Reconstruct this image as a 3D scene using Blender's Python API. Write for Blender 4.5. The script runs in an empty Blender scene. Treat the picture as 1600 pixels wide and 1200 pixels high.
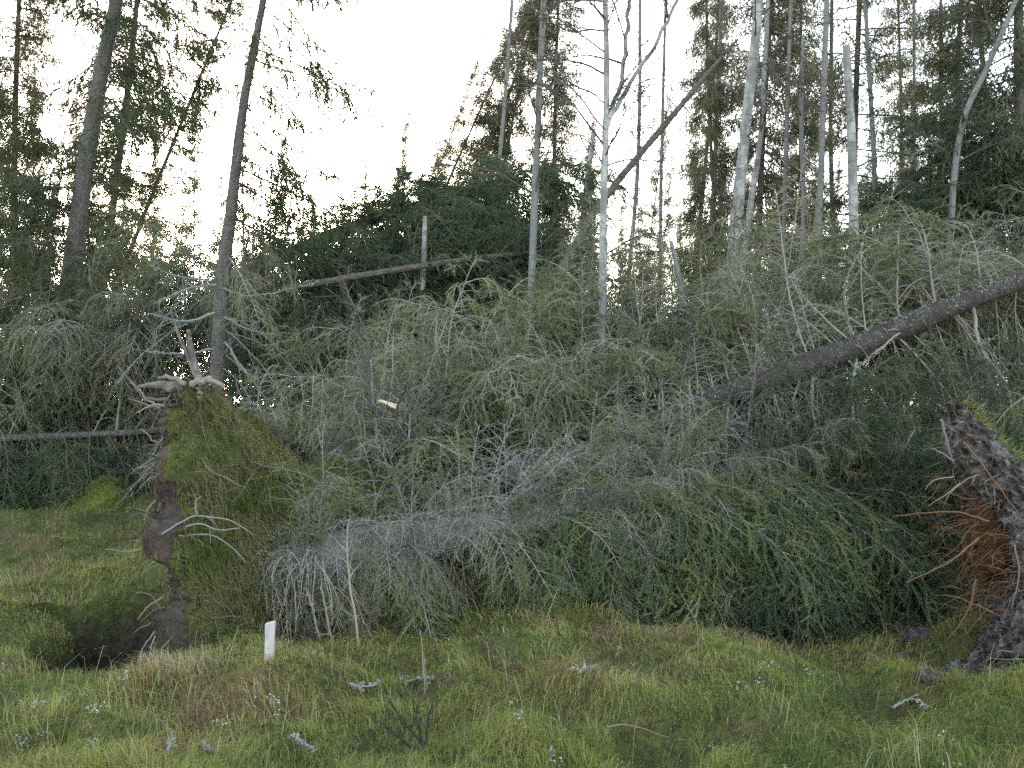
import bpy, math, random
import numpy as np
from mathutils import Vector, Matrix, Euler

# ------------------------------------------------------------------ camera, sky, sun, exposure
sc = bpy.context.scene
COL = sc.collection
R = math.radians
F, HY = 1570.0, 640.0           # focal length and horizon row in photo pixels (1600 wide)
EYE = 1.6
cam = bpy.data.cameras.new('camera'); camo = bpy.data.objects.new('camera', cam); COL.objects.link(camo)
camo.location = (0, 0, EYE); camo.rotation_euler = (R(90), 0, 0)
cam.lens = F / 1600 * 36; cam.sensor_width = 36; cam.shift_y = (HY - 600) / 1600
cam.clip_start = 0.05; cam.clip_end = 2000
sc.camera = camo
SUN_EL, SUN_AZ = 9.0, -14.0     # degrees; azimuth measured from +Y towards +X (low behind the trees)
w = bpy.data.worlds.new('World'); sc.world = w; w.use_nodes = True
nt = w.node_tree; nt.nodes.clear()
sky = nt.nodes.new('ShaderNodeTexSky'); sky.sky_type = 'NISHITA'; sky.sun_disc = False
sky.sun_elevation = R(SUN_EL); sky.sun_rotation = R(SUN_AZ)
sky.air_density = 1.0; sky.dust_density = 1.2; sky.ozone_density = 1.0
hs = nt.nodes.new('ShaderNodeHueSaturation'); hs.inputs['Saturation'].default_value = 0.6
bg = nt.nodes.new('ShaderNodeBackground'); bg.inputs['Strength'].default_value = 0.15
out = nt.nodes.new('ShaderNodeOutputWorld')
nt.links.new(sky.outputs[0], hs.inputs['Color']); nt.links.new(hs.outputs[0], bg.inputs[0]); nt.links.new(bg.outputs[0], out.inputs[0])
sun = bpy.data.lights.new('sun', 'SUN'); sun.energy = 0.5; sun.angle = R(25); sun.color = (1, .9, .78)
suno = bpy.data.objects.new('sun', sun); COL.objects.link(suno)
az, el = R(SUN_AZ), R(SUN_EL)
suno.rotation_euler = Vector((math.sin(az)*math.cos(el), math.cos(az)*math.cos(el), math.sin(el))).to_track_quat('Z', 'Y').to_euler()
sc.view_settings.view_transform = 'Standard'; sc.view_settings.look = 'None'
sc.view_settings.exposure = 3.1; sc.view_settings.gamma = 1; sc.view_settings.use_curve_mapping = False
sc.cycles.use_denoising = False
sc.cycles.max_bounces = 6; sc.cycles.diffuse_bounces = 3; sc.cycles.glossy_bounces = 2; sc.cycles.transmission_bounces = 2

# ------------------------------------------------------------------ helpers
rng = np.random.default_rng(7)
random.seed(7)
def P(px, py, Y):
    return np.array(((px - 800) / F * Y, Y, EYE + (HY - py) / F * Y))

def _hash(ix, iy, iz, seed):
    h = (ix.astype(np.int64) * 374761393 + iy.astype(np.int64) * 668265263 + iz.astype(np.int64) * 2147483647 + seed * 974711) & 0x7fffffff
    h = ((h ^ (h >> 13)) * 1274126177) & 0x7fffffff
    h = h ^ (h >> 16)
    return (h & 0xffff) / 65535.0
def noise3(x, y, z, seed=0):
    x, y, z = np.broadcast_arrays(np.asarray(x, float), np.asarray(y, float), np.asarray(z, float))
    xi, yi, zi = np.floor(x), np.floor(y), np.floor(z)
    fx, fy, fz = x - xi, y - yi, z - zi
    fx, fy, fz = [f*f*(3-2*f) for f in (fx, fy, fz)]
    r = 0
    for a in (0, 1):
        for b in (0, 1):
            for c in (0, 1):
                r = r + _hash(xi+a, yi+b, zi+c, seed) * (fx if a else 1-fx) * (fy if b else 1-fy) * (fz if c else 1-fz)
    return r * 2 - 1
def noise2(x, y, seed=0): return noise3(x, y, np.zeros_like(np.asarray(x, float)), seed)

def nrm(v): return v / (np.linalg.norm(v, axis=-1, keepdims=True) + 1e-9)

class MB:
    """collects triangles / quads and links them as ONE mesh"""
    def __init__(self): self.v, self.f, self.m, self.t, self.n = [], [], [], [], 0
    def add(self, v, f, m=0, t=0.5):
        v = np.asarray(v, float).reshape(-1, 3); f = np.asarray(f, int).reshape(-1, 3)
        self.v.append(v); self.f.append(f + self.n); self.m.append(np.full(len(f), m) if np.isscalar(m) else np.asarray(m))
        self.t.append(np.full(len(v), t) if np.isscalar(t) else np.asarray(t)); self.n += len(v)
    def tube(self, pts, r, k=6, m=0, t=0.5, cap=False):
        pts = np.asarray(pts, float); n = len(pts)
        r = np.broadcast_to(np.asarray(r, float), (n,)) if np.ndim(r) <= 1 else r
        T = nrm(np.gradient(pts, axis=0))
        up = np.array((0.1, 0.2, 1.0)) if abs(T[:, 2]).mean() < .8 else np.array((1.0, 0.15, 0.1))
        A = nrm(np.cross(T, up)); B = np.cross(T, A)
        a = np.arange(k) * 2 * math.pi / k
        rr = r[:, None] if np.ndim(r) == 1 else r
        V = pts[:, None] + (A[:, None] * np.cos(a)[None, :, None] + B[:, None] * np.sin(a)[None, :, None]) * rr[..., None]
        i = np.arange(n-1)[:, None] * k; j = np.arange(k)[None]; j2 = (j+1) % k
        q = np.stack(np.broadcast_arrays(i+j, i+j2, i+k+j2, i+k+j), -1).reshape(-1, 4)
        f = np.concatenate([q[:, [0, 1, 2]], q[:, [0, 2, 3]]])
        V = V.reshape(-1, 3)
        if cap:
            V = np.concatenate([V, pts[:1], pts[-1:]]); c0, c1 = n*k, n*k+1; jj = np.arange(k)
            f = np.concatenate([f, np.stack([np.full(k, c0), (jj+1) % k, jj], 1), np.stack([np.full(k, c1), (n-1)*k+jj, (n-1)*k+(jj+1) % k], 1)])
        self.add(V, f, m, t)
    def slivers(self, base, d, L, wd, m=1, t=0.5):
        """one thin triangle per row: base point, direction, length, width"""
        n = len(base)
        if n == 0: return
        d = nrm(d); s = nrm(np.cross(d, rng.normal(size=(n, 3))))
        L = np.broadcast_to(L, (n,))[:, None]; wd = np.broadcast_to(wd, (n,))[:, None]
        V = np.stack([base - s*wd*.5, base + d*L, base + s*wd*.5], 1).reshape(-1, 3)
        self.add(V, np.arange(n*3).reshape(-1, 3), m, np.repeat(np.broadcast_to(t, (n,)), 3))
    def mesh(self, name, mats, smooth=True, off=(0, 0, 0)):
        me = bpy.data.meshes.new(name)
        V = np.concatenate(self.v) - np.asarray(off); Fc = np.concatenate(self.f); M = np.concatenate(self.m)
        me.vertices.add(len(V)); me.vertices.foreach_set('co', V.astype(np.float32).ravel())
        me.loops.add(len(Fc)*3); me.loops.foreach_set('vertex_index', Fc.astype(np.int32).ravel())
        me.polygons.add(len(Fc)); me.polygons.foreach_set('loop_start', (np.arange(len(Fc))*3).astype(np.int32))
        for mt in mats: me.materials.append(mt)
        me.polygons.foreach_set('material_index', M.astype(np.int32))
        me.polygons.foreach_set('use_smooth', np.full(len(Fc), smooth))
        a = me.attributes.new('tint', 'FLOAT', 'POINT'); a.data.foreach_set('value', np.concatenate(self.t).astype(np.float32))
        me.update(); me.validate()
        return me
    def build(self, name, mats, parent=None, smooth=True, loc=None):
        off = parent_loc(parent) if parent else (loc if loc is not None else (0, 0, 0))
        o = bpy.data.objects.new(name, self.mesh(name, mats, smooth, off)); COL.objects.link(o)
        if parent: o.parent = parent
        elif loc is not None: o.location = loc
        return o
WLOC = {}
def parent_loc(o): return WLOC.get(o.name, np.zeros(3))
def thing(name, label, cat, loc, group=None, kind=None):
    o = bpy.data.objects.new(name, None); COL.objects.link(o); o.location = loc; o.empty_display_size = .2
    WLOC[o.name] = np.asarray(loc, float)
    return tag(o, label, cat, group, kind)
def tag(o, label=None, cat=None, group=None, kind=None):
    for k, v in (('label', label), ('category', cat), ('group', group), ('kind', kind)):
        if v: o[k] = v
    return o
def interp(pts, s):
    pts = np.asarray(pts, float); d = np.r_[0, np.cumsum(np.linalg.norm(np.diff(pts, axis=0), axis=1))]
    s = np.asarray(s) * d[-1]
    return np.stack([np.interp(s, d, pts[:, i]) for i in range(pts.shape[1])], -1)
def smooth_path(pts, n):
    """Catmull-Rom through the points"""
    p = np.asarray(pts, float); p = np.concatenate([2*p[:1]-p[1:2], p, 2*p[-1:]-p[-2:-1]])
    m = len(p) - 3; u = np.linspace(0, m - 1e-6, n); i = u.astype(int); f = (u - i)[:, None]
    a, b, c, d = p[i], p[i+1], p[i+2], p[i+3]
    return .5*(2*b + (c-a)*f + (2*a-5*b+4*c-d)*f*f + (3*b-a-3*c+d)*f**3)
def sim(p, d, L, n, g, nz=.08, r=rng):
    step = L / n; p = np.array(p, float); d = nrm(np.array(d, float)); o = [p.copy()]
    e = r.normal(size=(n, 3)) * nz
    for i in range(n):
        d = d + e[i]; d[2] -= g*step*(.4 + 1.2*i/n); d /= np.linalg.norm(d) + 1e-9
        p = p + d*step; o.append(p.copy())
    return np.array(o)

# ------------------------------------------------------------------ materials
def newmat(name):
    m = bpy.data.materials.new(name); m.use_nodes = True; n = m.node_tree
    b = n.nodes['Principled BSDF']; b.inputs['Roughness'].default_value = .85
    b.inputs['Specular IOR Level'].default_value = .25
    return m, n, b
def ramp(n, stops, src):
    r = n.nodes.new('ShaderNodeValToRGB'); el = r.color_ramp.elements
    while len(el) < len(stops): el.new(.5)
    for e, (p, c) in zip(el, stops): e.position = p; e.color = (*c, 1)
    n.links.new(src, r.inputs[0]); return r.outputs[0]
def noise_node(n, scale, detail=4, rough=.6, coord='Object', stretch=None, dist=0):
    tc = n.nodes.new('ShaderNodeTexCoord'); src = tc.outputs[coord]
    if stretch:
        mp = n.nodes.new('ShaderNodeMapping'); mp.inputs['Scale'].default_value = stretch; n.links.new(src, mp.inputs[0]); src = mp.outputs[0]
    t = n.nodes.new('ShaderNodeTexNoise'); t.inputs['Scale'].default_value = scale; t.inputs['Detail'].default_value = detail
    t.inputs['Roughness'].default_value = rough; t.inputs['Distortion'].default_value = dist
    n.links.new(src, t.inputs['Vector']); return t.outputs[0]
def mixc(n, fac, a, b):
    m = n.nodes.new('ShaderNodeMix'); m.data_type = 'RGBA'
    for s, i in ((fac, 0), (a, 6), (b, 7)):
        if isinstance(s, (int, float)): m.inputs[i].default_value = s
        elif isinstance(s, tuple): m.inputs[i].default_value = (*s, 1)
        else: n.links.new(s, m.inputs[i])
    return m.outputs[2]
def math_node(n, op, a, b=None):
    m = n.nodes.new('ShaderNodeMath'); m.operation = op
    for i, s in enumerate((a, b)):
        if s is None: continue
        if isinstance(s, (int, float)): m.inputs[i].default_value = s
        else: n.links.new(s, m.inputs[i])
    return m.outputs[0]
def bump(n, b, h, strength=.6, dist=.02):
    bp = n.nodes.new('ShaderNodeBump'); bp.inputs['Strength'].default_value = strength; bp.inputs['Distance'].default_value = dist
    n.links.new(h, bp.inputs['Height']); n.links.new(bp.outputs[0], b.inputs['Normal'])
def attr(n, name='tint'):
    a = n.nodes.new('ShaderNodeAttribute'); a.attribute_name = name; return a.outputs['Fac']
def tint_mat(name, stops, obj_var=.25, rough=.8, transl=0.0):
    """colour by the per-piece 'tint' value, shifted a little from object to object"""
    m, n, b = newmat(name); b.inputs['Roughness'].default_value = rough
    oi = n.nodes.new('ShaderNodeObjectInfo')
    v = math_node(n, 'ADD', attr(n), math_node(n, 'MULTIPLY', math_node(n, 'SUBTRACT', oi.outputs['Random'], .5), obj_var))
    c = ramp(n, stops, v); n.links.new(c, b.inputs['Base Color'])
    if transl:
        tr = n.nodes.new('ShaderNodeBsdfTranslucent'); n.links.new(c, tr.inputs[0])
        mx = n.nodes.new('ShaderNodeMixShader'); mx.inputs[0].default_value = transl
        n.links.new(b.outputs[0], mx.inputs[1]); n.links.new(tr.outputs[0], mx.inputs[2])
        n.links.new(mx.outputs[0], n.nodes['Material Output'].inputs[0])
    return m
M = {}
M['needle_grey'] = tint_mat('needle_grey', [(0, (.065, .09, .045)), (.45, (.135, .165, .075)), (.8, (.20, .205, .085)), (1, (.25, .215, .11))], .3, transl=.2)
M['needle_green'] = tint_mat('needle_green', [(0, (.04, .075, .042)), (.4, (.09, .14, .058)), (.75, (.17, .20, .065)), (1, (.25, .25, .085))], .3, transl=.2)
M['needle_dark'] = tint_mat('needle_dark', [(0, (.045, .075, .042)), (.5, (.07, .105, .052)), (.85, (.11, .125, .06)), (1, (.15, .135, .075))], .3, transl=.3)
M['needle_lush'] = tint_mat('needle_lush', [(0, (.05, .09, .05)), (.5, (.09, .135, .068)), (.85, (.145, .18, .085)), (1, (.2, .21, .10))], .3, transl=.3)
M['needle_far'] = tint_mat('needle_far', [(0, (.07, .085, .055)), (.5, (.115, .118, .07)), (.85, (.13, .125, .07)), (1, (.19, .15, .085))], .35, transl=.42)
M['twig'] = tint_mat('twig', [(0, (.13, .115, .10)), (.5, (.235, .21, .18)), (1, (.36, .325, .285))], .3)
M['twig_dark'] = tint_mat('twig_dark', [(0, (.05, .045, .04)), (.5, (.095, .082, .07)), (1, (.16, .14, .12))], .3)
M['twig_grey'] = tint_mat('twig_grey', [(0, (.12, .12, .115)), (.5, (.2, .195, .19)), (1, (.3, .295, .28))], .2)
M['lichen'] = tint_mat('lichen', [(0, (.17, .175, .15)), (.5, (.28, .285, .25)), (1, (.48, .48, .44))], .1)
M['root_orange'] = tint_mat('root_orange', [(0, (.05, .028, .018)), (.5, (.13, .068, .036)), (1, (.26, .15, .08))], .4)
M['root_grey'] = tint_mat('root_grey', [(0, (.08, .065, .058)), (.5, (.19, .155, .13)), (1, (.33, .28, .24))], .4)
M['turf'] = tint_mat('turf', [(0, (.05, .062, .025)), (.3, (.10, .125, .036)), (.5, (.155, .165, .05)), (.7, (.2, .17, .085)), (.86, (.14, .10, .06)), (1, (.32, .27, .18))], 0, .8, transl=.25)
M['grass'] = tint_mat('grass', [(0, (.05, .085, .022)), (.28, (.135, .195, .040)), (.46, (.24, .265, .058)), (.62, (.285, .26, .085)), (.80, (.17, .105, .055)), (1, (.40, .34, .21))], 0, .7, transl=.3)

def bark_mat(name, dark, mid, lichen_amt, scale=1.0, lich=(.30, .30, .28)):
    m, n, b = newmat(name)
    c1 = noise_node(n, 18*scale, 6, .7, stretch=(1, 1, .5))
    v = n.nodes.new('ShaderNodeTexVoronoi'); v.inputs['Scale'].default_value = 34*scale
    tc = n.nodes.new('ShaderNodeTexCoord'); n.links.new(tc.outputs['Object'], v.inputs['Vector'])
    base = ramp(n, [(.3, dark), (.62, mid), (.8, tuple(min(1, x*1.5) for x in mid))], c1)
    base = mixc(n, ramp(n, [(.0, (0, 0, 0)), (.35, (1, 1, 1))], v.outputs['Distance']), tuple(x*.55 for x in dark), base)
    big = noise_node(n, 3.2*scale, 3, .6); fine = noise_node(n, 60*scale, 4, .8)
    s = math_node(n, 'ADD', math_node(n, 'MULTIPLY', big, .4), math_node(n, 'MULTIPLY', fine, .8))
    thr = .80 - .16*lichen_amt
    fac = ramp(n, [(thr, (0, 0, 0)), (thr+.06, (1, 1, 1))], s)
    n.links.new(mixc(n, fac, base, lich), b.inputs['Base Color'])
    bump(n, b, math_node(n, 'ADD', v.outputs['Distance'], math_node(n, 'ADD', c1, fine)), 1.0, .035)
    return m
M['bark_lichen'] = bark_mat('bark_lichen', (.075, .07, .07), (.21, .205, .20), 1.35)
M['bark_brown'] = bark_mat('bark_brown', (.045, .037, .036), (.115, .092, .085), .65)
M['bark_grey'] = bark_mat('bark_grey', (.085, .075, .07), (.19, .17, .155), .6, .9)
M['bark_far'] = bark_mat('bark_far', (.07, .06, .052), (.15, .13, .115), .5, .6)
M['bark_dark'] = bark_mat('bark_dark', (.04, .035, .035), (.085, .075, .07), .2, .6)
M['bark_warm'] = bark_mat('bark_warm', (.085, .07, .06), (.185, .155, .13), .5, .8)
def birch_mat(name, white, amt):
    m, n, b = newmat(name)
    band = noise_node(n, 2.4, 6, .75, stretch=(2.2, 2.2, 11))
    patch = noise_node(n, 6.5, 5, .7, stretch=(1, 1, .5)); lic = noise_node(n, 34, 3, .75)
    c = ramp(n, [(.3, tuple(x*.62 for x in white)), (.65, white)], lic)
    c = mixc(n, ramp(n, [(.60, (0, 0, 0)), (.72, (.85, .85, .85))], noise_node(n, 1.6, 4, .65)), c, (.26, .195, .15))
    c = mixc(n, ramp(n, [(.56-.14*amt, (0, 0, 0)), (.66-.12*amt, (.9, .9, .9))], patch), c, (.15, .15, .145))
    c = mixc(n, ramp(n, [(.555, (0, 0, 0)), (.63, (.85, .85, .85))], band), c, (.10, .088, .085))
    n.links.new(c, b.inputs['Base Color']); bump(n, b, band, .4, .01)
    return m
M['birch'] = birch_mat('birch', (.40, .385, .365), .95)
M['birch_grey'] = birch_mat('birch_grey', (.21, .21, .2), .8)
def ground_mat():
    m, n, b = newmat('mossy_ground'); b.inputs['Roughness'].default_value = .95
    a = noise_node(n, 1.3, 5, .65); f = noise_node(n, 17, 6, .75); h = noise_node(n, 5, 5, .7)
    c = ramp(n, [(.3, (.06, .07, .02)), (.45, (.12, .135, .03)), (.58, (.19, .19, .045)), (.72, (.14, .09, .04))], h)
    c = mixc(n, ramp(n, [(.35, (0, 0, 0)), (.7, (1, 1, 1))], f), (.035, .035, .016), c)
    c = mixc(n, ramp(n, [(.5, (0, 0, 0)), (.68, (.75, .75, .75))], a), c, (.12, .075, .04))
    pe = attr(n, 'peat')
    peat = ramp(n, [(.3, (.014, .012, .012)), (.5, (.045, .036, .033)), (.62, (.085, .06, .045)), (.78, (.14, .13, .14))], f)  # peat browns; the grey-blue top stop is a sheen painted into the colour
    n.links.new(mixc(n, pe, c, peat), b.inputs['Base Color'])
    bump(n, b, math_node(n, 'ADD', f, h), 1.0, .05)
    return m
M['ground'] = ground_mat()
def soil_mat(name, stops, scale=9):
    m, n, b = newmat(name); b.inputs['Roughness'].default_value = .95
    f = noise_node(n, scale, 7, .75, dist=.6); g = noise_node(n, scale*5, 4, .8)
    n.links.new(ramp(n, stops, f), b.inputs['Base Color']); bump(n, b, math_node(n, 'ADD', f, g), 1.0, .05)
    return m
M['soil'] = soil_mat('soil', [(.3, (.03, .024, .022)), (.45, (.085, .065, .055)), (.58, (.14, .11, .095)), (.68, (.19, .10, .05)), (.8, (.28, .27, .27))])
M['soil_grey'] = soil_mat('soil_grey', [(.3, (.022, .018, .018)), (.42, (.07, .055, .05)), (.5, (.13, .105, .095)), (.57, (.24, .225, .23)), (.66, (.30, .29, .30)), (.74, (.10, .06, .04))], 8)
M['earth'] = soil_mat('rusty_earth', [(.3, (.02, .012, .008)), (.45, (.08, .035, .016)), (.6, (.17, .075, .03)), (.75, (.24, .12, .05))], 14)
M['moss'] = soil_mat('moss', [(.3, (.04, .042, .02)), (.42, (.09, .075, .035)), (.52, (.10, .12, .03)), (.62, (.14, .15, .04)), (.75, (.11, .075, .045))], 7)
M['moss_bright'] = soil_mat('moss_bright', [(.3, (.07, .09, .02)), (.5, (.16, .2, .03)), (.7, (.24, .25, .05))], 9)
m, n, b = newmat('peat_water'); b.inputs['Base Color'].default_value = (.012, .01, .009, 1); b.inputs['Roughness'].default_value = .12
b.inputs['Specular IOR Level'].default_value = .5; bump(n, b, noise_node(n, 9, 3, .6), .12, .02); M['water'] = m
m, n, b = newmat('stake_wood'); g_ = noise_node(n, 12, 5, .7, stretch=(3, 3, .4))
n.links.new(ramp(n, [(.3, (.22, .2, .19)), (.5, (.42, .39, .39)), (.8, (.34, .3, .28))], g_), b.inputs['Base Color']); bump(n, b, g_, .4, .004); M['stake'] = m
m, n, b = newmat('dead_wood'); g_ = noise_node(n, 9, 6, .75, stretch=(1, 1, 1), dist=1.0)
n.links.new(ramp(n, [(.3, (.05, .042, .04)), (.5, (.15, .13, .12)), (.7, (.27, .24, .225))], g_), b.inputs['Base Color']); bump(n, b, g_, .9, .03); M['dead_wood'] = m
m, n, b = newmat('fresh_wood'); b.inputs['Base Color'].default_value = (.62, .52, .38, 1); M['fresh_wood'] = m

def sub(mb, name, mats, par, kind=None):
    o = mb.build(name, mats, par)
    if kind: o['kind'] = kind
    return o
# ------------------------------------------------------------------ ground
def gauss(x, y, cx, cy, sx, sy, h): return h*np.exp(-((x-cx)/sx)**2 - ((y-cy)/sy)**2)
def pit(x, y):
    """0..1: the torn-open hole beside the left root plate"""
    x = x + .10*noise2(x*5, y*5, 31); y = y + .10*noise2(x*5+9, y*5, 32)
    e1 = ((x+2.85)/.40)**2 + ((y-7.3)/.8)**2
    e2 = ((x+2.50)/.25)**2 + ((y-6.62)/.36)**2
    e3 = ((x+3.45)/.28)**2 + ((y-7.75)/.2)**2
    e = np.minimum(np.minimum(e1, e2), e3)
    return 1/(1+np.exp((e-1)*9))
def terrain(x, y):
    x = np.asarray(x, float); y = np.asarray(y, float)
    h = .09*noise2(x*.55, y*.55, 1) + .12*noise2(x*1.5+3, y*1.5, 2) + .10*noise2(x*3.1, y*3.1, 3) + .03*noise2(x*9, y*9, 4)
    h = h*np.clip(1.15 - y/45, .4, 1)
    h = h + gauss(x, y, 1.35, 6.6, .75, .8, .20) + gauss(x, y, -.15, 5.7, .9, .45, .12) + gauss(x, y, 1.6, 5.9, .7, .35, .06) + gauss(x, y, 2.75, 6.5, .75, .55, -.27) + gauss(x, y, -2.7, 6.35, .45, .45, -.20) + gauss(x, y, -3.2, 8.75, .9, .45, .16)
    h = h + gauss(x, y, -1.4, 5.6, .8, .5, .07) + gauss(x, y, 2.3, 8.2, 1.1, 1.0, -.25) + gauss(x, y, -4.3, 6.2, .9, .8, .10)
    h = h + gauss(x, y, -6.75, 16.7, .5, .45, .34) + gauss(x, y, -5.55, 16.2, .55, .5, .25)
    h = h + np.clip(y-24, 0, 200)*.012
    pt = pit(x, y)
    return h - .50*pt + pt*(.10*noise2(x*7, y*7, 33) + .05*noise2(x*17, y*17, 34))
def axis(segs):
    o = []
    for a, b, s in segs: o.append(np.arange(a, b, s))
    return np.unique(np.round(np.concatenate(o), 4))
gx = axis([(-140, -20, 8), (-20, -7, .5), (-7, 5.5, .045), (5.5, 20, .5), (20, 141, 8)])
gy = axis([(-30, 2.5, 1.5), (2.5, 4, .15), (4, 9, .045), (9, 18, .12), (18, 40, .8), (40, 300, 10)])
GX, GY = np.meshgrid(gx, gy); GZ = terrain(GX, GY); pk = pit(GX, GY)
mb = MB(); nx, ny = len(gx), len(gy)
i = (np.arange(ny-1)[:, None]*nx + np.arange(nx-1)[None]).ravel()
mb.add(np.stack([GX, GY, GZ], -1).reshape(-1, 3), np.concatenate([np.stack([i, i+1, i+nx+1], 1), np.stack([i, i+nx+1, i+nx], 1)]))
ground = mb.build('ground', [M['ground']])
a = ground.data.attributes.new('peat', 'FLOAT', 'POINT'); a.data.foreach_set('value', np.clip(pk.ravel()*1.6-.15, 0, 1).astype(np.float32))
tag(ground, kind='structure')
def gz(x, y): return float(terrain(np.array([x]), np.array([y]))[0])
mb = MB(); th = np.linspace(0, 2*math.pi, 25)[:-1]
mb.add(np.concatenate([[[-3.0, 7.3, -.34]], np.stack([-3.0+.42*np.cos(th), 7.3+.72*np.sin(th), np.full(24, -.34)], 1)]),
       [(0, k+1, (k+1) % 24+1) for k in range(24)])
tag(mb.build('water', [M['water']]), kind='structure')

# ------------------------------------------------------------------ bough library (shared meshes)
def needles(mb, pts, dens, L, wd, f0, m, t, spread=.9):
    ln = np.linalg.norm(np.diff(pts, axis=0), axis=1).sum(); n = int(ln*(1-f0)*dens)
    if n < 1: return
    s = f0 + (1-f0)*np.sort(rng.random(n)); p = interp(pts, s); T = nrm(interp(np.gradient(pts, axis=0), s))
    d = T*.75 + nrm(rng.normal(size=(n, 3)))*spread
    mb.slivers(p, d, L*rng.uniform(.6, 1.15, n), wd, m, np.clip(t + rng.normal(size=n)*.08, 0, 1))
def flecks(mb, pts, dens, size, m, rad=.004):
    ln = np.linalg.norm(np.diff(pts, axis=0), axis=1).sum(); n = rng.poisson(ln*dens)
    if n < 1: return
    p = interp(pts, rng.random(n)) + rng.normal(size=(n, 3))*rad
    mb.slivers(p, rng.normal(size=(n, 3)), size*rng.uniform(.5, 1.5, n), size*rng.uniform(.4, .9, n), m, rng.random(n))
def make_bough(kind, elev):
    mb = MB(); e = R(elev); L = 1.6
    cfg = dict(grey=dict(g=1.0, tg=4.8, sp=.036, tl=.46, dens=330, nl=.020, nw=.0042, f0=.35, sub=7),
               green=dict(g=.9, tg=2.6, sp=.034, tl=.42, dens=640, nl=.021, nw=.0050, f0=.12, sub=7),
               dead=dict(g=.6, tg=2.0, sp=.075, tl=.42, dens=0, nl=0, nw=0, f0=1, sub=3),
               bare=dict(g=.9, tg=3.2, sp=.055, tl=.5, dens=45, nl=.016, nw=.003, f0=.5, sub=4),
               stand=dict(g=.35, tg=6.0, sp=.05, tl=.34, dens=560, nl=.026, nw=.0055, f0=.05, sub=6))[kind]
    ax = sim((0, 0, 0), (math.cos(e), rng.normal()*.08, math.sin(e)), L, 16, cfg['g'], .05)
    if kind == 'stand': ax[:, 2] += .14*np.linspace(0, 1, 17)**3
    mb.tube(ax, np.linspace(.0075 if kind == 'dead' else .0105, .0025, 17), 5, 0, rng.uniform(.3, .7))
    if kind in ('dead',): flecks(mb, ax, 110, .015, 2, .006)
    elif kind in ('grey', 'bare'): flecks(mb, ax, 45, .014, 2, .006)
    s = .10; side = 1
    while s < 1.0:
        p = interp(ax, [s])[0]; T = nrm(interp(np.gradient(ax, axis=0), [s])[0])
        sv = np.cross(T, (0, 0, 1.0))
        sv = nrm(sv) if np.linalg.norm(sv) > .25 else nrm(np.r_[rng.normal(size=2), 0])
        d = T*rng.uniform(.45, .8) + sv*side*rng.uniform(.5, .95) + rng.normal(size=3)*.15
        tl = cfg['tl']*(.35 + 1.1*math.sin(math.pi*min(1, s*.85+.12)))*rng.uniform(.55, 1.3)
        if s > .9: tl *= .6
        tw = sim(p, d, tl, 8, cfg['tg']*rng.uniform(.6, 1.3), .12); t = rng.beta(2, 2)
        mb.tube(tw, np.linspace(.0040, .0014, 9), 3, 0, rng.uniform(.25, 1))
        if cfg['dens']: needles(mb, tw, cfg['dens'], cfg['nl'], cfg['nw'], cfg['f0'], 1, t)
        elif rng.random() < .7: flecks(mb, tw, rng.uniform(20, 110), .010, 2)
        for _ in range(rng.poisson(cfg['sub'])):
            q = rng.uniform(.2, .95); p2 = interp(tw, [q])[0]; T2 = nrm(interp(np.gradient(tw, axis=0), [q])[0])
            d2 = T2*.8 + nrm(rng.normal(size=3))*.75
            st = sim(p2, d2, tl*rng.uniform(.18, .5), 4, cfg['tg']*.7, .14)
            mb.tube(st, np.linspace(.0023, .0010, 5), 3, 0, rng.uniform(.2, 1))
            if cfg['dens']: needles(mb, st, cfg['dens'], cfg['nl'], cfg['nw'], cfg['f0']*.6, 1, t)
            elif rng.random() < .5: flecks(mb, st, 60, .009, 2)
        s += cfg['sp']*rng.uniform(.6, 1.4); side = -side
    return mb
BINS = [-65, -35, -10, 20, 50, 78]
LIB = {}
MATS = dict(grey=[M['twig'], M['needle_grey'], M['lichen']], green=[M['twig'], M['needle_green'], M['lichen']],
            dead=[M['twig_grey'], M['needle_grey'], M['lichen']], bare=[M['twig'], M['needle_grey'], M['lichen']],
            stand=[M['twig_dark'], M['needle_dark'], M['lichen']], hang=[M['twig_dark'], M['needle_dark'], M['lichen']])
for kind, k in (('grey', 4), ('green', 3), ('dead', 3), ('bare', 2), ('stand', 3)):
    for bi, e_ in enumerate(BINS):
        LIB[kind, bi] = [make_bough(kind, e_).mesh('bough_' + kind, MATS[kind]) for _ in range(k)]
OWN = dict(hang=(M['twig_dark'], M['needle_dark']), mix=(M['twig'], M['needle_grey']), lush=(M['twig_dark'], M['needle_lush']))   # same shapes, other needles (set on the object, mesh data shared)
for bi in range(len(BINS)):
    LIB['hang', bi] = LIB['green', bi][:2] + LIB['grey', bi][:1]; LIB['mix', bi] = LIB['lush', bi] = LIB['green', bi]
NB = [0]
def bough(parent, pos, d, length, kind='grey', name='bough'):
    d = nrm(np.asarray(d, float)); el = math.degrees(math.asin(np.clip(d[2], -1, 1))); bi = int(np.argmin([abs(el-b) for b in BINS]))
    o = bpy.data.objects.new(name, random.choice(LIB[kind, bi])); COL.objects.link(o); o.parent = parent
    o.location = np.asarray(pos) - parent_loc(parent)
    if kind in OWN:
        for sl, mt in zip(o.material_slots, OWN[kind]): sl.link = 'OBJECT'; sl.material = mt
    # small pitch towards the wanted elevation keeps the hang of the twigs
    o.rotation_euler = Euler((rng.normal()*.06, -R((el-BINS[bi])*.7), math.atan2(d[1], d[0]) + rng.normal()*.1), 'XYZ')
    s = length/1.6; o.scale = (s*rng.uniform(.92, 1.08), s*rng.choice((-1, 1)), s*rng.uniform(.92, 1.08)); NB[0] += 1
    return o
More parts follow.
